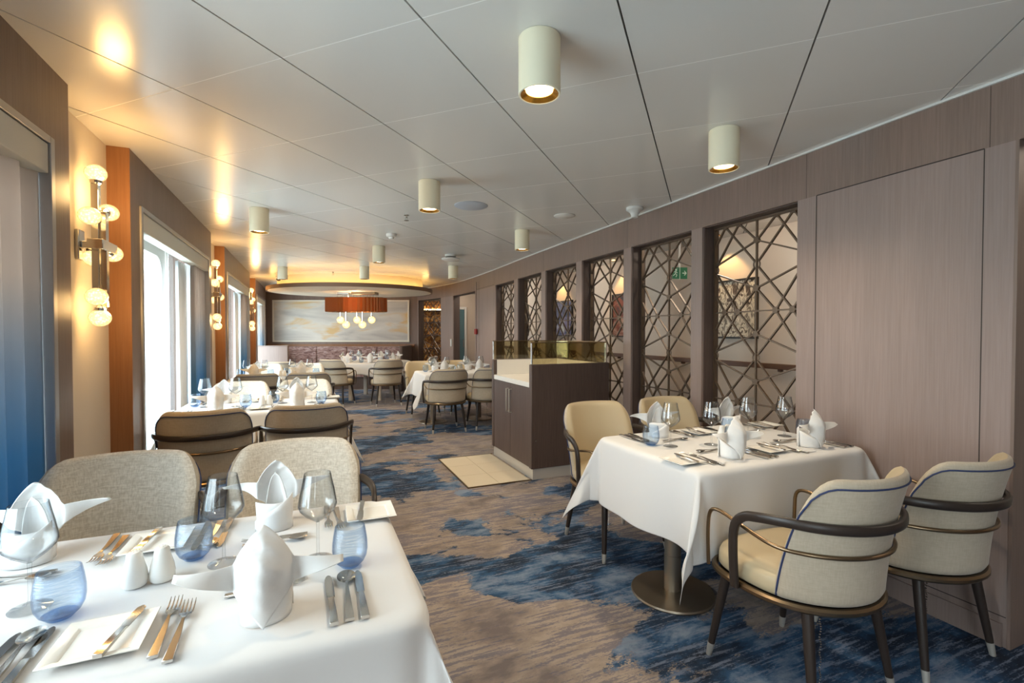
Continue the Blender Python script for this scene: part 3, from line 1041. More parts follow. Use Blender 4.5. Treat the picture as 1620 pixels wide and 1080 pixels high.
# ------------------------------------------------------------------ oval cove with its chandelier
ox, oy = far(-3.3, 9.95)
cv = struct(empty('ceiling_cove', (ox, oy, 0), FR))
def oval(mb, prof, a, b, seg=72, close=True):
    """profile of (inset, z) swept round an ellipse"""
    vs, fs = [], []
    for k in range(seg):
        t = 2 * PI * k / seg
        for ins, z in prof:
            vs.append(((a - ins) * math.cos(t), (b - ins) * math.sin(t), z))
    n = len(prof)
    for k in range(seg):
        k2 = (k + 1) % seg
        for j in range(n if close else n - 1):
            j2 = (j + 1) % n
            fs.append((k * n + j, k2 * n + j, k2 * n + j2, k * n + j2))
    mb.add(vs, fs)
A_, B_ = 1.64, 1.40
m = MB()
oval(m, [(0.0, 2.16), (0.0, 2.235), (0.03, 2.235), (0.03, 2.166)], A_, B_)
m.build('cove_rim', M['soffit_rim'], cv)
m = MB()
oval(m, [(0.03, 2.165), (0.8, 2.165), (1.3, 2.165), (1.399, 2.165)], A_, B_, close=False)
oval(m, [(0.031, 2.215), (0.8, 2.215), (1.3, 2.215), (1.399, 2.215)], A_, B_, close=False)
m.build('cove_underside', M['soffit'], cv, angle=80)
m = MB()
oval(m, [(0.20, 2.216), (0.20, CEIL - 0.001)], A_, B_, close=False)
m.build('cove_upstand', M['soffit'], cv)
m = MB()
oval(m, [(0.085, 2.222), (0.105, 2.222), (0.105, 2.236), (0.085, 2.236)], A_, B_)
m.build('cove_light_strip', M['cove'], cv, smooth=False)

def shade_mat():
    m, n, o = base_mat('amber_pleated_shade')
    p = n.nodes.new('ShaderNodeBsdfPrincipled')
    p.inputs['Base Color'].default_value = lin(184, 112, 56)
    p.inputs['Roughness'].default_value = 0.6
    t = n.nodes.new('ShaderNodeBsdfTranslucent')
    t.inputs['Color'].default_value = lin(176, 112, 58)
    x = n.nodes.new('ShaderNodeMixShader')
    x.inputs[0].default_value = 0.45
    n.links.new(p.outputs[0], x.inputs[1])
    n.links.new(t.outputs[0], x.inputs[2])
    n.links.new(x.outputs[0], o.inputs['Surface'])
    return m
M['shade'] = shade_mat()
hx, hy = far(-3.2, 9.9)
ch = empty('chandelier', (hx, hy, 0), FR)
m = MB()
NP = 92
pts = []
for k in range(NP):
    t = 2 * PI * k / NP
    q = 0.0 if k % 2 else 0.034
    ct, st = math.cos(t), math.sin(t)
    pts.append(((0.62 - q) * math.copysign(abs(ct) ** 0.7, ct), (0.26 - q) * math.copysign(abs(st) ** 0.7, st)))
vs = [(x, y, z) for z in (1.77, 2.05) for x, y in pts]
m.add(vs, [(k, (k + 1) % NP, NP + (k + 1) % NP, NP + k) for k in range(NP)])
m.build('pleated_shade', M['shade'], ch, smooth=False, solid=0.004)
m = MB()
for z in (1.768, 2.052):
    m.tube([(x * 0.985, y * 0.97, z) for x, y in pts[::3]], 0.006, 6, closed=True)
for x in (-0.5, -0.2, 0.1, 0.4):
    m.tube([(x, -0.20, 2.05), (x, 0.20, 2.05)], 0.005, 6)
m.build('shade_ring', M['bronze'], ch)
MB().box(-0.06, -0.14, 2.115, 0.42, 0.14, 2.164).build('ceiling_plate', M['bronze'], ch, smooth=False, bevel=0.004)
MB().box(-0.36, -0.10, 2.115, -0.12, 0.10, 2.164).build('ceiling_plate', M['chrome'], ch, smooth=False, bevel=0.004)
m = MB()
for x in (-0.35, -0.2, -0.02, 0.12, 0.26, 0.38):
    for y in (-0.12, 0.12):
        m.tube([(x, y * 0.7, 2.12), (x, y, 2.05)], 0.002, 5)
m.build('suspension_wire', M['chrome'], ch, smooth=False)
for x, y, z in ((-0.32, -0.02, 1.60), (-0.16, -0.15, 1.50), (0.02, -0.02, 1.60), (0.17, -0.15, 1.50), (0.32, -0.02, 1.60)):
    g = MB().ball((x, y, z), 0.076, 18, 12).build('globe', M['globe'], ch)
    MB().tube([(x, y, z + 0.07), (x, y, 2.05)], 0.012, 8).build('globe_stem', M['chrome'], g)
light('chandelier_light', 'POINT', (0, 0, 1.93), 16, WARM, 0.08, ch)
tag(ch, 'amber pleated chandelier with glowing glass globes below the oval cove', 'chandelier')

# large painting on the far wall
m_ = pbr('misty_gold_and_grey_painting', (1, 1, 1, 1), 0.6)
n, p = nodes_of(m_)
f1 = noise(n, coords(n, (0.55, 1, 2.4)), 1.5, 5, 0.5, 0.5)
f2 = noise(n, coords(n, (0.8, 1, 3.4)), 1.1, 4, 0.5, 0.8)
c1 = ramp(n, f1, [(0.3, lin(172, 166, 162)), (0.45, lin(200, 194, 186)), (0.6, lin(216, 210, 200)), (0.75, lin(204, 194, 180))])
c2 = mix(n, ramp(n, f2, [(0.54, (0, 0, 0, 1)), (0.66, (0.85, 0.85, 0.85, 1))]), c1, lin(214, 176, 112))
n.links.new(c2, p.inputs['Base Color'])
r = empty('large_painting', (*far(-4.255, 12.0), 1.63), FR)
MB().box(-1.66, -0.03, -0.485, 1.66, -0.002, 0.485).build('canvas', m_, r, smooth=False)
f = MB()
for a, b, c, e in ((-1.70, -1.661, -0.52, 0.52), (1.661, 1.70, -0.52, 0.52), (-1.661, 1.661, -0.52, -0.486), (-1.661, 1.661, 0.486, 0.52)):
    f.box(a, -0.04, c, b, -0.002, e)
f.build('picture_frame', pbr('ivory_picture_frame', lin(232, 224, 208), 0.5), r, smooth=False)
tag(r, 'wide misty grey and gold abstract painting on the far wall', 'painting')

# banquette below it
ban = pbr('mauve_patterned_upholstery', (1, 1, 1, 1), 0.8, sheen=0.3)
n, p = nodes_of(ban)
f = noise(n, coords(n, (3, 3, 14)), 3.5, 4, 0.6, 0.5)
n.links.new(ramp(n, f, [(0.35, lin(96, 66, 62)), (0.5, lin(150, 118, 112)), (0.65, lin(182, 160, 156))]), p.inputs['Base Color'])
r = empty('banquette', (*far(-4.1, 12.0), 0), FR)
for k in range(4):
    x0 = -1.42 + k * 0.74
    MB().box(x0 + 0.004, -0.24, 0.44, x0 + 0.736, -0.06, 1.0).build('back_cushion', ban, r, bevel=0.03, seg=3)
MB().box(-1.42, -0.66, 0.28, 1.54, -0.245, 0.45).build('seat_cushion', ban, r, bevel=0.03, seg=3)
MB().box(-1.40, -0.60, 0.0, 1.52, -0.06, 0.279).build('banquette_base', M['wood_dark'], r, smooth=False)
for x in (-1.50, 1.545):
    MB().box(x, -1.10, 0, x + 0.075, -0.06, 1.03).build('end_panel', M['wood_dark'] if x > 0 else M['white'], r, bevel=0.02, seg=3)  # left panel coloured white to stand for the light falling on it
tag(r, 'long mauve patterned banquette against the far wall under the painting', 'banquette')

# low partition by the far windows
r = empty('low_partition', (*far(-5.22, 10.5), 0), FR)
MB().box(-0.33, -0.03, 0, 0.33, 0.03, 1.04).build('partition_panel', M['wood'], r, smooth=False)
MB().box(-0.34, -0.04, 1.041, 0.34, 0.04, 1.058).build('cap_rail', M['wood_band'], r, smooth=False)
tag(r, 'low taupe wooden partition by the far left windows', 'partition')

# red call point and light switch by the far doorway
xx, yy = wpt(8.66, -0.004)
o = MB().box(-0.03, -0.05, -0.05, 0.002, 0.05, 0.05).build('fire_call_point', M['red'], bevel=0.005)
o.location = (xx - 0.012, yy, 1.36)
tag(o, 'small dark red fire call point beside the far doorway', 'fire call point')
xx, yy = wpt(10.25, -0.002)
o = MB().box(-0.02, -0.035, -0.10, 0.0, 0.035, 0.06).build('wall_switch', M['plastic'], bevel=0.004)
o.location = (xx, yy, 1.14)
tag(o, 'small white wall phone cradle on the far edge of the doorway', 'wall switch')

# ------------------------------------------------------------------ wall sconces in the niches
def make_sconce():
    r = empty('wall_sconce', (XN, 3.08, 1.78))      # local x points into the room
    MB().box(0.0005, -0.035, -0.075, 0.018, 0.035, 0.075).build('backplate', M['chrome'], r, bevel=0.004)
    m = MB()
    m.box(0.018, -0.015, -0.015, 0.09, 0.015, 0.02)
    m.box(0.066, -0.09, -0.026, 0.13, 0.11, 0.024)
    m.build('bracket', M['chrome'], r, bevel=0.003)
    m = MB()
    m.box(0.068, -0.042, -0.25, 0.098, -0.006, 0.305)
    m.box(0.102, -0.030, -0.31, 0.126, 0.004, 0.17)
    m.build('upright_bar', M['chrome'], r, bevel=0.002)
    for x, y, z, ax in ((0.085, -0.024, 0.36, (0, 0, 1)), (0.10, 0.088, 0.19, (0.1, 1, 0.2)), (0.085, -0.105, 0.13, (0.3, -1, 0)),
                        (0.10, 0.136, -0.018, (0.1, 1, 0)), (0.055, 0.03, -0.058, (0.1, 0.2, -1)), (0.10, -0.085, -0.262, (1, -0.8, 0)), (0.10, -0.045, -0.366, (0, 0, -1))):
        a = Vector(ax).normalized()
        g = MB().ball((x, y, z), 0.047, 20, 12, 0.92).build('globe', M['globe'], r)
        c = MB()
        c.lathe([(0.004, -0.066), (0.008, -0.066), (0.024, -0.050), (0.026, -0.036), (0.012, -0.036)], 16, (x, y, z), a)
        c.build('globe_collar', M['chrome'], g)
    light('sconce_light', 'POINT', (0.16, 0, 0.26), 5.0, AMBER, 0.06, r)
    light('sconce_light', 'POINT', (0.16, 0, -0.30), 4.0, AMBER, 0.06, r)
    return r
place('sconce', make_sconce, (XN, 3.08, 1.78), 0, 'chrome wall sconce with glowing crystal globes in the nearest niche', 'wall lamp', 'chrome globe wall sconces')
place('sconce', None, (XN, 6.50, 1.78), 0, 'chrome wall sconce with glowing globes in the second niche between windows', 'wall lamp', 'chrome globe wall sconces')
place('sconce', None, (XN, 10.30, 1.78), 0, 'chrome wall sconce in the third niche, mostly hidden near the far wall', 'wall lamp', 'chrome globe wall sconces')

# ------------------------------------------------------------------ sideboard
r = empty('sideboard', (1.855, 3.92, 0))
W_, D_ = 0.835, 1.02
MB().box(0.0, 0, 0.10, W_, 0.055, 1.05).build('side_panel', M['wood_dark'], r, bevel=0.006)
MB().box(0.0, D_ - 0.055, 0.10, W_, D_, 1.05).build('side_panel', M['wood_dark'], r, bevel=0.006)
MB().box(W_ - 0.05, 0.056, 0.10, W_, D_ - 0.056, 1.05).build('back_panel', M['wood_dark'], r, smooth=False)
MB().box(0.03, 0.056, 0.10, W_ - 0.051, D_ - 0.056, 0.835).build('cabinet_body', M['wood_dark'], r, smooth=False)
MB().box(0.005, 0.056, 0.836, W_ - 0.051, D_ - 0.056, 0.885).build('countertop', M['counter'], r, bevel=0.004)
m = MB()
m.box(0.10, 0.0565, 0.886, W_ - 0.051, 0.062, 1.045)
m.box(0.04, D_ - 0.062, 0.886, W_ - 0.051, D_ - 0.0565, 1.045)
m.box(W_ - 0.057, 0.063, 0.886, W_ - 0.0515, D_ - 0.063, 1.045)
m.build('upstand_lining', M['counter'], r, smooth=False)
for s, y0, y1 in ((1, 0.058, 0.508), (-1, 0.512, D_ - 0.058)):
    dr = MB().box(0.006, y0, 0.105, 0.029, y1, 0.832).build('door', M['wood_dark'], r, bevel=0.002)
    y = 0.508 - 0.035 if s == 1 else 0.512 + 0.035
    MB().tube([(0.007, y, 0.55), (-0.022, y, 0.55), (-0.022, y, 0.78), (0.007, y, 0.78)], 0.006, 8).build('handle', M['tip'], dr)
MB().box(0.02, 0.012, 0.0, W_ - 0.01, D_ - 0.012, 0.099).build('plinth', M['plinth'], r, smooth=False)
gz0, gz1 = 1.052, 1.245
for b in ((0.02, 0.022, W_ - 0.02, 0.030), (0.02, D_ - 0.030, W_ - 0.02, D_ - 0.022), (W_ - 0.034, 0.03, W_ - 0.026, D_ - 0.03)):
    MB().box(b[0], b[1], gz0, b[2], b[3], gz1).build('glass_panel', M['smoke_glass'], r, smooth=False)
m = MB()
m.box(0.0, 0.018, gz1, W_ - 0.015, 0.034, gz1 + 0.008)
m.box(0.0, D_ - 0.034, gz1, W_ - 0.015, D_ - 0.018, gz1 + 0.008)
m.box(W_ - 0.038, 0.034, gz1, W_ - 0.022, D_ - 0.034, gz1 + 0.008)
m.build('glass_top_rail', M['bronze'], r, smooth=False)
for x, y in ((0.006, 0.018), (0.006, D_ - 0.034), (W_ - 0.036, 0.012), (W_ - 0.036, D_ - 0.028)):
    MB().box(x, y, 1.0505, x + 0.014, y + 0.016, gz1 + 0.0005).build('glass_post', M['steel'], r, smooth=False, bevel=0.002)
for y in (-0.006, D_ + 0.006):
    MB().lathe([(0.0001, -0.006), (0.009, -0.005), (0.009, 0.005)], 12, (0.04, y, 0.36), (0, 1, 0)).build('latch_stud', M['steel'], r)
tag(r, 'dark brown sideboard station with white counter and smoked glass screen', 'sideboard')

r = empty('tile_floor_pad', (1.255, 3.928, 0))
m = MB()
for i in range(2):
    for j in range(3):
        m.box(0.012 + i * 0.288, 0.012 + j * 0.336, 0.001, 0.297 + i * 0.288, 0.345 + j * 0.336, 0.008)
m.build('tiles', M['tile'], r, smooth=False, bevel=0.001)
m = MB()
m.box(0, 0, 0.0005, 0.608, 0.0115, 0.009)
m.box(0, 1.021, 0.0005, 0.608, 1.032, 0.009)
m.box(0, 0.0115, 0.0005, 0.0115, 1.021, 0.009)
m.build('metal_edge', M['bronze'], r, smooth=False)
MB().box(0.0118, 0.0118, 0.0003, 0.606, 1.02, 0.0009).build('grout', pbr('beige_grout', lin(178, 164, 140), 0.8), r, smooth=False)
tag(r, 'cream tiled floor pad in the carpet in front of the sideboard doors', 'floor tiles')

# ------------------------------------------------------------------ chairs
def make_chair(front_mat):
    r = empty('dining_chair')
    def outline(t, g=0.0):
        c, s = math.cos(t), math.sin(t)
        e = 2 / (3.4 if s > 0 else 2.05)
        x = (0.262 + g) * math.copysign(abs(c) ** e, c)
        y = ((0.238 if s > 0 else 0.262) + g) * math.copysign(abs(s) ** e, s)
        return x, y
    N = 44
    seat = MB()
    prof = [(0.400, -0.04), (0.403, -0.012), (0.412, -0.004), (0.435, -0.004), (0.455, -0.007), (0.470, -0.014), (0.480, -0.034), (0.486, -0.075), (0.489, -0.15), (0.490, -0.24)]
    vs = [(*outline(2 * PI * k / N, g), z) for z, g in prof for k in range(N)]
    fs = [(i * N + k, i * N + (k + 1) % N, (i + 1) * N + (k + 1) % N, (i + 1) * N + k) for i in range(len(prof) - 1) for k in range(N)]
    fs.append(tuple(range(N))[::-1])
    fs.append(tuple((len(prof) - 1) * N + k for k in range(N)))
    seat.add(vs, fs)
    seat.build('seat', M['leather'], r, angle=60)
    MB().tube([(*outline(2 * PI * k / N, 0.008), 0.392) for k in range(N)], 0.014, 8, closed=True).build('seat_frame', M['bronze'], r)
    MB().add([(*outline(2 * PI * k / N, -0.01), 0.383) for k in range(N)], [tuple(range(N))[::-1]]).build('seat_base', M['dark_wood'], r, smooth=False)
    # curved backrest shell
    Z0 = 0.405
    def ztop(a):
        e = max(0.0, (abs(a) - 0.60) / 0.40)
        return 0.862 - 0.115 * e ** 2.4
    def shell(a, b, off):
        phi = math.radians(72 - 10 * b) * a
        R = 0.276 + 0.020 * b
        d = max(abs(a), 0)
        ed = max(0.0, (abs(a) - 0.90) / 0.10)
        et = max(0.0, (b - 0.91) / 0.09)
        eb = max(0.0, (0.05 - b) / 0.05)
        k = math.sqrt(max(0.0, 1 - min(1, ed ** 2 + et ** 2 + eb ** 2)))
        pad = 0.008 * math.sin(PI * min(1, b * 1.1)) if off < 0 else 0
        rr = R - 0.024 + (0.024 * k if off > 0 else -(0.022 + pad) * k)
        zz = Z0 + (ztop(a) - Z0) * b
        lean = -0.055 * b * b
        flare = 1 + 0.035 * b
        return Vector((rr * flare * math.sin(phi) * 1.0, -rr * math.cos(phi) + lean - 0.0, zz))
    def mk(off, name, mat):
        m = MB()
        us = [-1, -0.985, -0.96, -0.93] + [-0.88 + 1.76 * k / 26 for k in range(27)] + [0.93, 0.96, 0.985, 1]
        vs_ = [0, 0.015, 0.05] + [0.1 + 0.75 * k / 12 for k in range(13)] + [0.90, 0.94, 0.97, 0.988, 1.0]
        nu = len(us)
        pts = [shell(a, b, off) for b in vs_ for a in us]
        fs = [(j * nu + i, j * nu + i + 1, (j + 1) * nu + i + 1, (j + 1) * nu + i) for j in range(len(vs_) - 1) for i in range(nu - 1)]
        m.add(pts, fs)
        return m.build(name, mat, r, angle=70)
    mk(1, 'backrest_outer', M['chair_out'])
    mk(-1, 'backrest_pad', front_mat)
    pp = [shell(-0.965, b, 1) for b in [0.02 + 0.86 * k / 12 for k in range(13)]]
    pp += [shell(-0.965 + 0.02 * k, 0.88 + 0.03 * math.sin(k * PI / 6), 1) for k in range(1, 4)]
    pp += [shell(-0.88 + 1.76 * k / 24, 0.935, 1) for k in range(25)]
    pp += [shell(0.905 + 0.02 * k, 0.91 - 0.012 * k, 1) for k in range(1, 3)]
    pp += [shell(0.965, 0.88 - 0.86 * k / 12, 1) for k in range(13)]
    cen = Vector((0, 0, 0))
    pp = [q + Vector((q.x, q.y, 0)).normalized() * 0.0022 for q in pp]
    MB().tube(pp, 0.0032, 6).build('piping', M['navy'], r)
    # dark bentwood arm that wraps behind the back
    def smooth_path(pts, it=2):
        P = [Vector(q) for q in pts]
        for _ in range(it):
            Q = [P[0]]
            for a, b in zip(P[:-1], P[1:]):
                Q += [a * 0.75 + b * 0.25, a * 0.25 + b * 0.75]
            Q.append(P[-1])
            P = Q
        return P
    def wrap(R, z, lean):
        return [(R * 1.02 * math.sin(math.radians(t)), -R * math.cos(math.radians(t)) + lean, z) for t in range(70, -71, -14)]
    arm = [(0.290, 0.045, 0.385), (0.297, 0.048, 0.50), (0.301, 0.045, 0.62), (0.304, 0.0, 0.672), (0.304, -0.06, 0.686)] + wrap(0.293, 0.695, -0.040)
    arm += [(-x, y, z) for x, y, z in [(0.304, -0.06, 0.686), (0.304, 0.0, 0.672), (0.301, 0.045, 0.62), (0.297, 0.048, 0.50), (0.290, 0.045, 0.385)]]
    MB().tube(smooth_path(arm), 1.0, 10, sec=(0.0175, 0.0105), up=(0, 1, 0)).build('arm_rail', M['dark_wood'], r, angle=50)
    br = [(0.262, 0.195, 0.40), (0.268, 0.195, 0.54), (0.265, 0.190, 0.625), (0.268, 0.145, 0.642), (0.272, 0.05, 0.622), (0.278, -0.06, 0.600)] + wrap(0.281, 0.592, -0.024)
    br += [(-x, y, z) for x, y, z in [(0.278, -0.06, 0.600), (0.272, 0.05, 0.622), (0.268, 0.145, 0.642), (0.265, 0.190, 0.625), (0.268, 0.195, 0.54), (0.262, 0.195, 0.40)]]
    MB().tube(smooth_path(br), 0.0075, 8).build('bronze_rail', M['bronze'], r, angle=60)
    for sx_, sy_ in ((-1, 1), (1, 1), (-1, -1), (1, -1)):
        top = Vector((sx_ * 0.185, sy_ * 0.165, 0.384))
        bot = Vector((sx_ * 0.228, sy_ * 0.222, 0.0))
        k = top.lerp(bot, 0.86)
        lg = MB().tube([top, top.lerp(bot, 0.3), k], [0.020, 0.0185, 0.0135], 12).build('leg', M['dark_wood'], r)
        MB().tube([k, k.lerp(bot, 0.9), bot], [0.0142, 0.0112, 0.010], 12).build('leg_tip', M['tip'], lg)
    c = MB()
    c.tube([(-0.04, -0.12, 0.384), (-0.04, -0.12, 0.33)], 0.006, 6)
    for k in range(30):
        c.ball((-0.04 + 0.004 * math.sin(k), -0.12, 0.325 - k * 0.0095), 0.0036, 5, 4)
    c.tube([(-0.04, -0.12, 0.04), (-0.026, -0.12, 0.028), (-0.034, -0.12, 0.014), (-0.05, -0.12, 0.022)], 0.003, 6)
    c.build('tether_chain', M['steel'], r)
    return r

def chair(kind, x, y, deg, label, group):
    fm = M['linen'] if kind == 'linen' else M['leather']
    return place('chair_' + kind, lambda: make_chair(fm), (x, y, 0), math.radians(deg), label, 'chair', group)
GC = 'barrel back dining chairs'
chair('linen', -0.66, 2.06, 180, 'oatmeal linen barrel chair beside the curtain, facing the nearest table', GC)
chair('linen', -0.055, 2.06, 178, 'oatmeal linen barrel chair on the aisle side, facing the nearest table', GC)
chair('linen', -0.61, 3.76, 2, 'barrel chair seen from behind at the second window table, window side', GC)
chair('linen', -0.005, 3.77, 0, 'barrel chair seen from behind at the second window table, aisle side', GC)
chair('linen', -0.60, 5.08, 180, 'pale barrel chair on the far window side of the second window table', GC)
chair('linen', -0.03, 5.08, 180, 'pale barrel chair on the far aisle side of the second window table', GC)
chair('linen', -0.55, 6.58, 0, 'barrel chair seen from behind at the third window table, window side', GC)
chair('linen', 0.0, 6.58, 0, 'barrel chair seen from behind at the third window table, aisle side', GC)
chair('linen', -0.60, 7.92, 180, 'barrel chair on the far window side of the third window table', GC)
chair('linen', -0.02, 7.92, 180, 'barrel chair on the far aisle side of the third window table', GC)
chair('linen', -0.42, 9.05, 0, 'lone barrel chair seen from behind by the low partition', GC)
chair('tan', 1.80, 2.56, 180, 'tan barrel chair left of the front right table, facing the viewer', GC)
chair('tan', 2.41, 2.57, 180, 'tan barrel chair behind the front right table under the lattice', GC)
chair('tan', 1.765, 1.290, 2, 'cream backed barrel chair with navy piping, largest in the right foreground', GC)
chair('tan', 2.385, 1.262, -1, 'cream backed barrel chair between the largest right chair and the wall', GC)
chair('tan', 1.735, 6.44, 0, 'barrel chair seen from behind, left of the two beyond the sideboard', GC)
chair('tan', 2.345, 6.46, 0, 'barrel chair seen from behind, partly hidden by the sideboard edge', GC)
chair('tan', 1.72, 7.78, 180, 'barrel chair facing the viewer behind the draped table past the sideboard', GC)
chair('tan', 2.36, 7.78, 180, 'barrel chair facing the viewer near the far doorway wall', GC)
chair('linen', 0.50, 9.42, -32, 'barrel chair seen from behind at the left of the far round table', GC)
chair('linen', 1.33, 9.12, 6, 'barrel chair seen from behind at the middle of the far round table', GC)
chair('linen', 2.12, 9.75, 62, 'barrel chair turned sideways at the right of the far round table', GC)

# ------------------------------------------------------------------ tables and cloths
ZTAB = 0.75
def make_pedestal_table(w, d, side=False):
    r = empty('dining_table')
    MB().box(-w / 2, -d / 2, 0.715, w / 2, d / 2, 0.744).build('tabletop', M['dark_wood'], r, smooth=False, bevel=0.004)
    for x in (-0.36, 0.36):
        MB().lathe([(0.042, 0.022), (0.042, 0.20), (0.040, 0.202), (0.040, 0.714)], 28, (x, 0, 0)).build('pedestal_column', M['brushed'], r)
        MB().lathe([(0.0001, 0.0), (0.205, 0.0), (0.208, 0.006), (0.204, 0.014), (0.10, 0.020), (0.043, 0.022)], 40, (x, 0, 0)).build('pedestal_base', M['brushed'], r)
    return r

def cloth_mesh(w, d, drop, seed, r=0.014, fold=1.0):
    """cloth laid on a w x d top: rounded edge, hanging sides with soft waves, corners that fall in folds"""
    rnd = random.Random(seed)
    nx, ny, nd = 26, 18, 15
    xs = [-w / 2 + w * i / nx for i in range(nx + 1)]
    ys = [-d / 2 + d * i / ny for i in range(ny + 1)]
    dr = [drop * (k / nd) for k in range(1, nd + 1)]
    X = [xs[0] - q for q in reversed(dr)] + xs + [xs[-1] + q for q in dr]
    Y = [ys[0] - q for q in reversed(dr)] + ys + [ys[-1] + q for q in dr]
    ph = [rnd.uniform(0, 6.28) for _ in range(12)]
    rc = 0.045
    def hang(s):      # arc length s past the edge -> (out, down)
        L = r * PI / 2
        if s < L:
            a = s / r
            return r * math.sin(a), r * (1 - math.cos(a))
        return r + (s - L) * 0.035, r + (s - L)
    def wave(t, q, i):
        k = (q / drop) ** 1.3
        return fold * 0.016 * k * 1.35 * (math.sin(t * 9.5 + ph[i]) + 0.6 * math.sin(t * 17 + ph[i + 4])) + fold * 0.006 * k
    def fn(x, y):
        a = max(0, abs(x) - w / 2)
        b = max(0, abs(y) - d / 2)
        sx_, sy_ = (1 if x >= 0 else -1), (1 if y >= 0 else -1)
        cx, cy = sx_ * w / 2, sy_ * d / 2
        if a == 0 and b == 0:
            # round the corner of the top a little
            ax, ay = w / 2 - abs(x), d / 2 - abs(y)
            px, py = x, y
            if ax < rc and ay < rc:
                ux, uy = rc - ax, rc - ay
                l = math.hypot(ux, uy)
                mx = max(ux, uy)
                if l > 1e-6:
                    px = sx_ * (w / 2 - rc + ux * mx / l)
                    py = sy_ * (d / 2 - rc + uy * mx / l)
            return (px, py, 0.0015 * math.sin(x * 5 + ph[9]) * math.sin(y * 6 + ph[8]) * 0.3)
        # corner inset so the skirt meets the rounded top
        if b == 0:
            o, dn = hang(a)
            ay = d / 2 - abs(y)
            ins = rc - math.sqrt(max(0, rc * rc - max(0, rc - ay) ** 2)) if ay < rc else 0
            py = y
            if ay < rc:
                uy = rc - ay
                l = math.hypot(rc, uy)
                px_ = w / 2 - rc + rc * rc / l
                py = sy_ * (d / 2 - rc + uy * rc / l)
                ins = w / 2 - px_
            k = 4 + (0 if sx_ > 0 else 1)
            o2 = wave(y, a, 0 if sx_ > 0 else 1)
            return (sx_ * (w / 2 - ins + o + o2), py, -dn)
        if a == 0:
            o, dn = hang(b)
            ax = w / 2 - abs(x)
            ins = 0
            px = x
            if ax < rc:
                ux = rc - ax
                l = math.hypot(rc, ux)
                ins = d / 2 - (d / 2 - rc + rc * rc / l)
                px = sx_ * (w / 2 - rc + ux * rc / l)
            o2 = wave(x, b, 2 if sy_ > 0 else 3)
            return (px, sy_ * (d / 2 - ins + o + o2), -dn)
        R = math.hypot(a, b)
        th = math.atan2(b, a)                       # 0 on the x side, 90 deg on the y side
        kx = (w / 2 - rc + rc * 0.7071) * sx_
        ky = (d / 2 - rc + rc * 0.7071) * sy_
        al = math.radians(21) * math.sin(2 * th) ** 1.1 + 0.035
        o, dn = hang(R)
        g = min(1, R / drop)
        az = th * (1 - 0.45 * g) + 0.45 * math.sin(4 * th) * g
        out = o + max(0, R - r) * math.sin(al)
        down = r + max(0, R - r * 1.5) * math.cos(al) if R > r * 1.5 else dn
        # blend towards the side waves at both ends
        wx = wave(ky, min(a, drop), 0 if sx_ > 0 else 1) * math.cos(th) ** 2
        wy = wave(kx, min(b, drop), 2 if sy_ > 0 else 3) * math.sin(th) ** 2
        zig = 0.020 * fold * g * math.sin(th * 8 + ph[10]) * math.sin(2 * th)
        return (kx + sx_ * ((out) * math.cos(az) + wx + zig), ky + sy_ * ((out) * math.sin(az) + wy - zig), -down)
    m = MB()
    nX = len(X)
    vs = [fn(x, y) for y in Y for x in X]
    fs = [(j * nX + i, j * nX + i + 1, (j + 1) * nX + i + 1, (j + 1) * nX + i) for j in range(len(Y) - 1) for i in range(nX - 1)]
    m.add(vs, fs)
    return m

def table_with_cloth(key, cx, cy, w, d, drop, seed, tl, cl, maker=make_pedestal_table):
    place(key, lambda: maker(w - 0.115, d - 0.115), (cx, cy, 0), 0, tl, 'table', 'cloth covered dining tables')
    o = cloth_mesh(w - 0.03, d - 0.03, drop, seed).build('tablecloth', M['cloth'], angle=180)
    sd = o.modifiers.new('solid', 'SOLIDIFY')
    sd.thickness = 0.0015
    sd.offset = -1
    ss = o.modifiers.new('sub', 'SUBSURF')
    ss.levels = ss.render_levels = 1
    o.location = (cx, cy, ZTAB - 0.002)
    tag(o, cl, 'tablecloth', 'white tablecloths')
T1 = (-0.35, 1.375, 1.19, 0.80)
T2 = (-0.35, 4.42, 1.19, 0.78)
T3 = (-0.35, 7.24, 1.19, 0.78)
TA = (2.083, 1.94, 1.15, 0.79)
TB = (2.083, 7.09, 1.15, 0.80)
table_with_cloth('ptable', *T1[:4], 0.37, 1, 'pedestal table under the cloth in the left foreground', 'white tablecloth on the nearest table in the left foreground')
table_with_cloth('ptable', *T2[:4], 0.37, 2, 'pedestal table under cloth at the second window', 'white tablecloth on the second table along the windows')
table_with_cloth('ptable', *T3[:4], 0.37, 3, 'pedestal table under cloth at the third window', 'white tablecloth on the third table along the windows')
table_with_cloth('ptable', *TA[:4], 0.37, 4, 'pedestal table with round steel bases in the right foreground', 'white tablecloth with long drooping corners on the front right table')
table_with_cloth('ptable', *TB[:4], 0.37, 5, 'pedestal table under cloth beyond the sideboard', 'white tablecloth on the table just left of and beyond the sideboard')

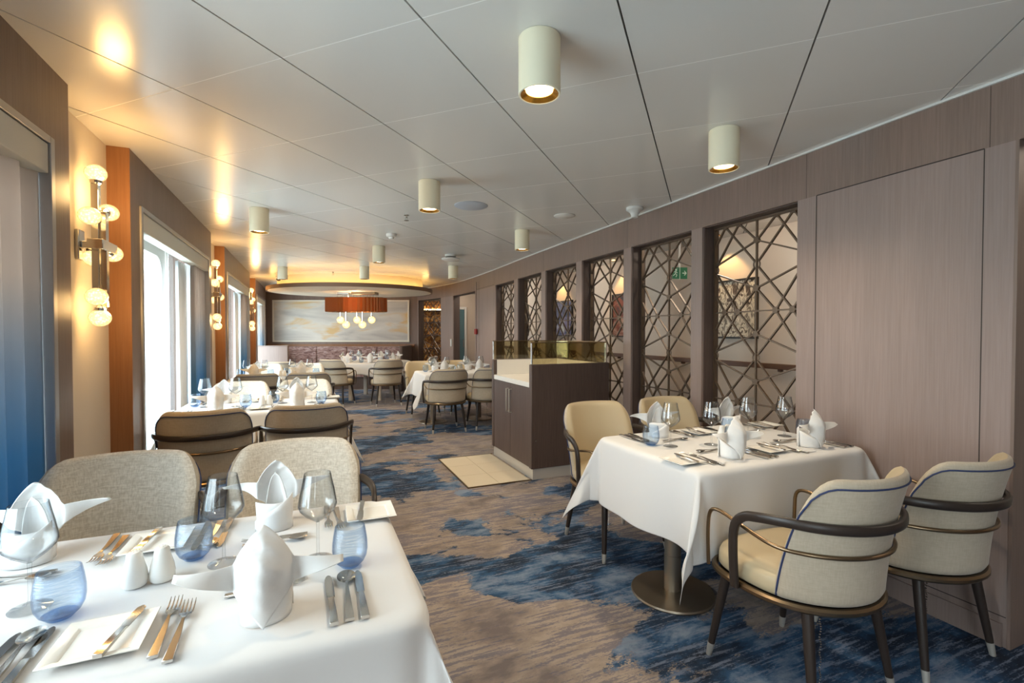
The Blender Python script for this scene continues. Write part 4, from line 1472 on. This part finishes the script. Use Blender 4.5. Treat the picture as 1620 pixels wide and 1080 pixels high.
# far round table
RX, RY, RR = 1.22, 10.30, 0.78
r = empty('round_dining_table', (RX, RY, 0), FR)
MB().lathe([(0.0001, 0.715), (RR - 0.02, 0.715), (RR - 0.02, 0.744), (0.0001, 0.744)], 48).build('tabletop', M['dark_wood'], r)
for x, y in ((-0.28, -0.48), (0.28, -0.48), (-0.28, 0.48), (0.28, 0.48)):
    MB().box(x - 0.035, y - 0.035, 0, x + 0.035, y + 0.035, 0.714).build('leg', M['cream'], r, smooth=False, bevel=0.004)
tag(r, 'large round table with square pale legs in front of the banquette', 'table')
m = MB()
NS = 96
def rc_(t, R, z):
    return (R * math.cos(t), R * math.sin(t), z)
rings = [(0.0001, 0.0), (0.25, 0), (0.5, 0), (RR - 0.03, 0), (RR - 0.005, -0.006), (RR + 0.008, -0.02), (RR + 0.012, -0.08), (RR + 0.018, -0.15), (RR + 0.022, -0.20), (RR + 0.026, -0.24)]
vs = []
for j, (R, z) in enumerate(rings):
    k = max(0, j - 5) / 4
    for i in range(NS):
        t = 2 * PI * i / NS
        vs.append(rc_(t, R + 0.014 * k * math.sin(14 * t), z - (0.03 * k * math.cos(8 * t) if j > 5 else 0)))
m.add(vs, [(j * NS + i, j * NS + (i + 1) % NS, (j + 1) * NS + (i + 1) % NS, (j + 1) * NS + i) for j in range(len(rings) - 1) for i in range(NS)])
o = m.build('tablecloth', M['cloth'], angle=180, solid=0.0015)
o.location = (RX, RY, ZTAB - 0.002)
tag(o, 'short white round tablecloth on the far round table', 'tablecloth', 'white tablecloths')

# ------------------------------------------------------------------ tableware
def box_taper(m, secs):
    """secs: (y, half width, z centre, half thickness)"""
    vs = []
    for y, w, z, t in secs:
        vs += [(-w, y, z - t), (w, y, z - t), (w, y, z + t), (-w, y, z + t)]
    n = len(secs)
    fs = [(0, 1, 2, 3), tuple((n - 1) * 4 + k for k in (3, 2, 1, 0))]
    for i in range(n - 1):
        for k in range(4):
            fs.append((i * 4 + k, (i + 1) * 4 + k, (i + 1) * 4 + (k + 1) % 4, i * 4 + (k + 1) % 4))
    m.add(vs, fs)
def make_fork():
    m = MB()
    box_taper(m, [(0, 0.0085, 0.003, 0.003), (0.09, 0.0055, 0.0035, 0.0025), (0.13, 0.0028, 0.008, 0.0018), (0.145, 0.006, 0.008, 0.0012), (0.152, 0.0115, 0.006, 0.001), (0.163, 0.0125, 0.0045, 0.0009)])
    for x in (-0.0105, -0.0035, 0.0035, 0.0105):
        vs = []
        for y, z, w in ((0.162, 0.0045, 0.0017), (0.18, 0.0045, 0.0016), (0.197, 0.0075, 0.0012), (0.208, 0.0115, 0.0006)):
            vs += [(x - w, y, z - 0.0008), (x + w, y, z - 0.0008), (x + w, y, z + 0.0008), (x - w, y, z + 0.0008)]
        fs = [(0, 1, 2, 3), (15, 14, 13, 12)]
        for i in range(3):
            for k in range(4):
                fs.append((i * 4 + k, (i + 1) * 4 + k, (i + 1) * 4 + (k + 1) % 4, i * 4 + (k + 1) % 4))
        m.add(vs, fs)
    return m.build('fork', M['steel'], bevel=0.0006, seg=1)
def make_knife():
    m = MB()
    box_taper(m, [(0, 0.0085, 0.004, 0.004), (0.10, 0.006, 0.004, 0.0035), (0.105, 0.005, 0.004, 0.0022), (0.108, 0.0085, 0.003, 0.0009), (0.17, 0.0095, 0.003, 0.0008), (0.195, 0.0085, 0.003, 0.0008), (0.208, 0.005, 0.003, 0.0006), (0.213, 0.001, 0.003, 0.0004)])
    return m.build('knife', M['steel'], bevel=0.0006, seg=1)
def make_small_knife():
    m = MB()
    box_taper(m, [(0, 0.0075, 0.004, 0.004), (0.085, 0.0055, 0.004, 0.0032), (0.09, 0.008, 0.003, 0.001), (0.14, 0.0095, 0.003, 0.0008), (0.16, 0.008, 0.003, 0.0006), (0.168, 0.002, 0.003, 0.0004)])
    return m.build('butter_knife', M['steel'], bevel=0.0006, seg=1)
def make_spoon():
    m = MB()
    box_taper(m, [(0, 0.0085, 0.003, 0.003), (0.09, 0.0055, 0.0035, 0.0025), (0.135, 0.0028, 0.009, 0.0016), (0.150, 0.0035, 0.009, 0.0012)])
    def fn(u, v):
        t = 2 * PI * u
        k = v
        x = 0.021 * k * math.cos(t)
        y = 0.177 + 0.030 * k * math.sin(t) * (1.05 if math.sin(t) < 0 else 1)
        return (x, y, 0.002 + 0.0075 * k * k)
    m.grid(24, 7, fn, True)
    m.grid(24, 7, lambda u, v: tuple(a + b for a, b in zip(fn(u, v), (0, 0, 0.0012 if v < 1 else 0.0006))), True)
    return m.build('spoon', M['steel'], angle=60)
def make_small_spoon():
    o = make_spoon()
    o.name = 'dessert_spoon'
    o.scale = (0.8, 0.8, 0.8)
    return o
def make_small_fork():
    o = make_fork()
    o.name = 'dessert_fork'
    o.scale = (0.82, 0.82, 0.82)
    return o
def make_plate():
    m = MB()
    def ring(h, z):
        return [(-h, -h, z), (h, -h, z), (h, h, z), (-h, h, z)]
    lv = [ring(0.045, 0.0), ring(0.052, 0.0), ring(0.0745, 0.0105), ring(0.0745, 0.013), ring(0.055, 0.0085), ring(0.050, 0.0045)]
    vs = [q for l in lv for q in l]
    fs = [(3, 2, 1, 0), (20, 21, 22, 23)]
    for i in range(5):
        for k in range(4):
            fs.append((i * 4 + k, i * 4 + (k + 1) % 4, (i + 1) * 4 + (k + 1) % 4, (i + 1) * 4 + k))
    m.add(vs, fs)
    return m.build('bread_plate', M['porcelain'], bevel=0.0016, seg=2)
def make_wine():
    r = empty('wine_glass')
    out = [(0.0001, 0.0), (0.036, 0.0), (0.0365, 0.002), (0.020, 0.0045), (0.006, 0.009), (0.0038, 0.02), (0.0036, 0.085)]
    MB().lathe(out + [(0.0045, 0.0985)], 28).build('stem', M['glass'], r)
    o = [(0.005, 0.099), (0.012, 0.104), (0.030, 0.117), (0.043, 0.131), (0.0475, 0.142), (0.0465, 0.152), (0.042, 0.180), (0.0365, 0.205), (0.0325, 0.226)]
    i = [(x - 0.0011, z + (0.0025 if k < 3 else 0)) for k, (x, z) in enumerate(o)]
    MB().lathe(o + i[::-1] + [(0.0001, 0.1025)], 32).build('bowl', M['glass'], r)
    return r
def make_tumbler():
    r = empty('blue_tumbler')
    o = [(0.024, 0.006), (0.034, 0.012), (0.0405, 0.025), (0.043, 0.042), (0.0425, 0.060), (0.0395, 0.082), (0.036, 0.101)]
    i = [(x - 0.0018, z + (0.004 if k == 0 else 0)) for k, (x, z) in enumerate(o)]
    MB().lathe(o + i[::-1] + [(0.0001, 0.011)], 32).build('cup', M['blue_glass'], r)
    MB().lathe([(0.0001, 0.0), (0.022, 0.0), (0.0245, 0.003), (0.030, 0.0085), (0.020, 0.0095), (0.0001, 0.0095)], 28).build('thick_base', M['blue_base'], r)
    return r
def make_shaker():
    r = empty('shaker')
    MB().lathe([(0.0001, 0.0), (0.022, 0.0), (0.0255, 0.005), (0.0265, 0.018), (0.024, 0.036), (0.0185, 0.055), (0.0165, 0.066), (0.0155, 0.074), (0.011, 0.079), (0.0001, 0.0805)], 24).build('shaker_body', M['porcelain'], r)
    m = MB()
    for k in range(5):
        a = 2 * PI * k / 5
        m.lathe([(0.0001, 0.0), (0.0012, 0.0)], 6, (0.006 * math.cos(a), 0.006 * math.sin(a), 0.0806))
    m.build('holes', M['pepper'], r, smooth=False)
    return r

def make_napkin(variant=0):
    """folded napkin: a rolled band, a pointed hood and two swept wings; faces -y"""
    rnd = random.Random(variant)
    m = MB()
    R = 0.046
    # band: slightly spiral cylinder open at the top, higher at the back
    def band(u, v):
        t = 2 * PI * u - PI / 2
        rr = R * (1 + 0.03 * math.sin(3 * t + variant)) - 0.002 + 0.004 * v
        top = 0.068 + 0.018 * math.sin(t) + 0.006 * math.cos(2 * t)
        return (rr * math.cos(t), rr * math.sin(t), v * top)
    m.grid(36, 6, band, True)
    # diagonal overlap at the back of the band
    def lap(u, v):
        t = PI / 2 + (u - 0.5) * 2.3
        rr = R + 0.006
        top = 0.025 + 0.075 * u
        return (rr * math.cos(t), rr * math.sin(t), v * top)
    m.grid(16, 5, lap)
    # front layer: a star seen flat, point at the bottom, hood on top, a wing either side
    def star(u, v):
        t = 2 * u - 1
        sg = -1 if t < 0 else 1
        k = abs(t)
        a = 0.052 * (k / 0.62) ** 1.0 if k < 0.62 else 0.052 + (k - 0.62) / 0.38 * 0.092
        zl = 0.104 * (1 - math.exp(-a / 0.046)) * (1 + 0.05 * min(1, a / 0.144)) - 0.004 * max(0, (a - 0.09) / 0.05)
        if a <= 0.052:
            zu = 0.122 + 0.066 * (1 - (a / 0.0521) ** 1.35) ** 0.72
        else:
            zu = 0.122 - 0.014 * (a - 0.052) / 0.092 + 0.004 * math.sin((a - 0.052) / 0.092 * PI)
        zl = max(0.0012, zl)
        z = zl + (zu - zl) * v
        Rr = R + 0.009
        am = min(a, 0.052)
        top = max(0.0, (z - 0.11) / 0.08)
        shrink = 1 - 0.25 * top
        an = am / Rr * (1 + 0.12 * math.sin(min(1, z / 0.19) * PI))
        bulge = 0.013 * math.sin(min(1, z / 0.17) * PI) * math.cos(min(1, am / 0.06) * PI / 2)
        x = (Rr + 0.004) * math.sin(an) * shrink
        y = -(Rr + bulge) * math.cos(an) * (1 - 0.15 * top) + 0.030 * top ** 1.6
        if a > 0.052:
            b = a - 0.052
            x += b * 0.97
            y += -0.014 * math.sin(b / 0.092 * PI) - b * 0.16
            z += 0.016 * (b / 0.092) ** 2 * (0.3 if sg > 0 else 1.0)
            y += 0.014 * (v - 0.5) * math.sin(min(1, b / 0.05) * PI / 2)
        # creases running diagonally over the hood
        cr_ = max(0.0, 1 - am / 0.05) * min(1, z / 0.08)
        y += 0.0022 * math.sin((z * 1.0 + sg * am * 0.8) * 170 + variant) * 1.5 * cr_ * (0.4 + top)
        y -= 0.0015 * math.exp(-(am / 0.008) ** 2) * min(1, z / 0.05)
        return (sg * x, y, z)
    m.grid(61, 22, star)
    # back flap tucked behind the hood
    def flap(u, v):
        t = 2 * u - 1
        z = 0.03 + 0.125 * v
        w = 0.85 * (1 - v ** 2.2) ** 0.6 + 0.02
        an = t * w
        rr = R - 0.006 - 0.012 * v
        return (rr * math.sin(an), -rr * math.cos(an) + 0.022 * v * v, z)
    m.grid(15, 10, flap)
    m.v = [(x * 1.08, y * 1.08, z * 1.04) for x, y, z in m.v]
    o = m.build('folded_napkin', M['napkin'], angle=180, solid=0.0016)
    return o

def seat_setting(tx, ty, w, d, sx, near, where, tname, level, jit):
    """one place setting; sx = seat centre relative to the table centre"""
    rz = 0.0 if near else PI
    cz = ZTAB + 0.0005
    def P(dx, dy):
        # dx to the diner's right, dy from the table edge inwards
        if near:
            return tx + sx + dx, ty - d / 2 + dy
        return tx + sx - dx, ty + d / 2 - dy
    def put(key, mk, dx, dy, ang, name, cat, grp, z=0.0):
        x, y = P(dx, dy)
        lab = '%s at the %s of the %s' % (name, where, tname)
        place(key, mk, (x, y, cz + z), rz + math.radians(ang), lab, cat, grp + ' on the ' + tname)
    j = random.Random(jit)
    q = lambda s=4: j.uniform(-s, s)
    v = jit % 3
    put('napkin%d' % v, lambda: make_napkin(v), 0.0, 0.145, q(12), 'white winged folded napkin', 'napkin', 'folded napkins')
    put('wine', make_wine, 0.105 + q(1) * 0.004, 0.365, q(20), 'clear wine glass', 'wine glass', 'wine glasses')
    put('tumbler', make_tumbler, 0.180 + q(1) * 0.004, 0.300, q(20), 'blue tinted tumbler', 'tumbler', 'blue tumblers')
    if level >= 1:
        put('plate', make_plate, -0.278, 0.165, q(3), 'square white bread plate', 'plate', 'bread plates')
        put('bknife', make_small_knife, -0.262, 0.085, -6 + q(4), 'small butter knife on the plate', 'knife', 'butter knives', 0.0135)
        put('fork', make_fork, -0.150, 0.045, 1 + q(2), 'inner dinner fork', 'fork', 'dinner forks')
        put('fork', make_fork, -0.178, 0.070, 1 + q(2), 'outer starter fork', 'fork', 'dinner forks')
        put('knife', make_knife, 0.130, 0.045, q(2), 'inner dinner knife', 'knife', 'dinner knives')
        put('spoon', make_spoon, 0.160, 0.050, q(2), 'steel soup spoon', 'spoon', 'soup spoons')
        put('knife', make_knife, 0.190, 0.045, q(2), 'outer starter knife', 'knife', 'dinner knives')
    if level >= 2:
        put('dspoon', make_small_spoon, 0.075, 0.275, 90 + q(3), 'dessert spoon laid crosswise', 'spoon', 'dessert spoons')
        put('dfork', make_small_fork, -0.090, 0.252, -90 + q(3), 'dessert fork laid crosswise', 'fork', 'dessert forks')

def shakers(x, y, tname, dx=0.026, dy=0.004):
    for s, nm in ((-1, 'left'), (1, 'right')):
        place('shaker', make_shaker, (x + s * dx, y + s * dy, ZTAB + 0.0005), 0.3 * s, 'small white porcelain %s shaker of the pair on the %s' % (nm, tname), 'shaker', 'salt and pepper shakers on the ' + tname)

def lay(T, tname, s0, s1, level, seed, names=('near window seat', 'near aisle seat', 'far window seat', 'far aisle seat')):
    tx, ty, w, d = T
    seat_setting(tx, ty, w, d, s0, True, names[0], tname, level, seed)
    seat_setting(tx, ty, w, d, s1, True, names[1], tname, level, seed + 1)
    seat_setting(tx, ty, w, d, s0 - 0.01, False, names[2], tname, level, seed + 2)
    seat_setting(tx, ty, w, d, s1 - 0.01, False, names[3], tname, level, seed + 3)
lay(T1, 'nearest window table', -0.305, 0.265, 2, 10)
shakers(-0.35, 1.372, 'nearest window table')
lay(T2, 'second window table', -0.29, 0.27, 1, 20)
shakers(-0.32, 4.40, 'second window table')
lay(T3, 'third window table', -0.29, 0.27, 0, 30)
shakers(-0.32, 7.22, 'third window table')
RN = ('near left seat', 'near wall seat', 'far left seat', 'far wall seat')
lay(TA, 'front right table', -0.235, 0.315, 2, 41, RN)
shakers(2.12, 1.98, 'front right table')
lay(TB, 'table beyond the sideboard', -0.26, 0.28, 0, 50, RN)
shakers(2.10, 7.09, 'table beyond the sideboard')
# round table: six places
pos = ['front left', 'front', 'front right', 'back right', 'back', 'back left', 'right', 'left']
for k, deg in enumerate((215, 260, 305, 20, 65, 110, 155)):
    a = math.radians(deg) 
    x, y = RX + 0.58 * math.cos(a), RY + 0.58 * math.sin(a)
    nm = ['front left', 'front middle', 'front right', 'right hand', 'back right', 'back middle', 'back left'][k]
    v = k % 3
    place('napkin%d' % v, lambda: make_napkin(v), (x, y, ZTAB + 0.0005), a + PI / 2, 'white folded napkin at the %s of the far round table' % nm, 'napkin', 'folded napkins on the far round table')
    x, y = RX + 0.40 * math.cos(a + 0.22), RY + 0.40 * math.sin(a + 0.22)
    place('wine', make_wine, (x, y, ZTAB + 0.0005), 0, 'clear wine glass at the %s of the far round table' % nm, 'wine glass', 'wine glasses on the far round table')
    x, y = RX + 0.47 * math.cos(a + 0.40), RY + 0.47 * math.sin(a + 0.40)
    place('tumbler', make_tumbler, (x, y, ZTAB + 0.0005), 0, 'blue tinted tumbler at the %s of the far round table' % nm, 'tumbler', 'blue tumblers on the far round table')
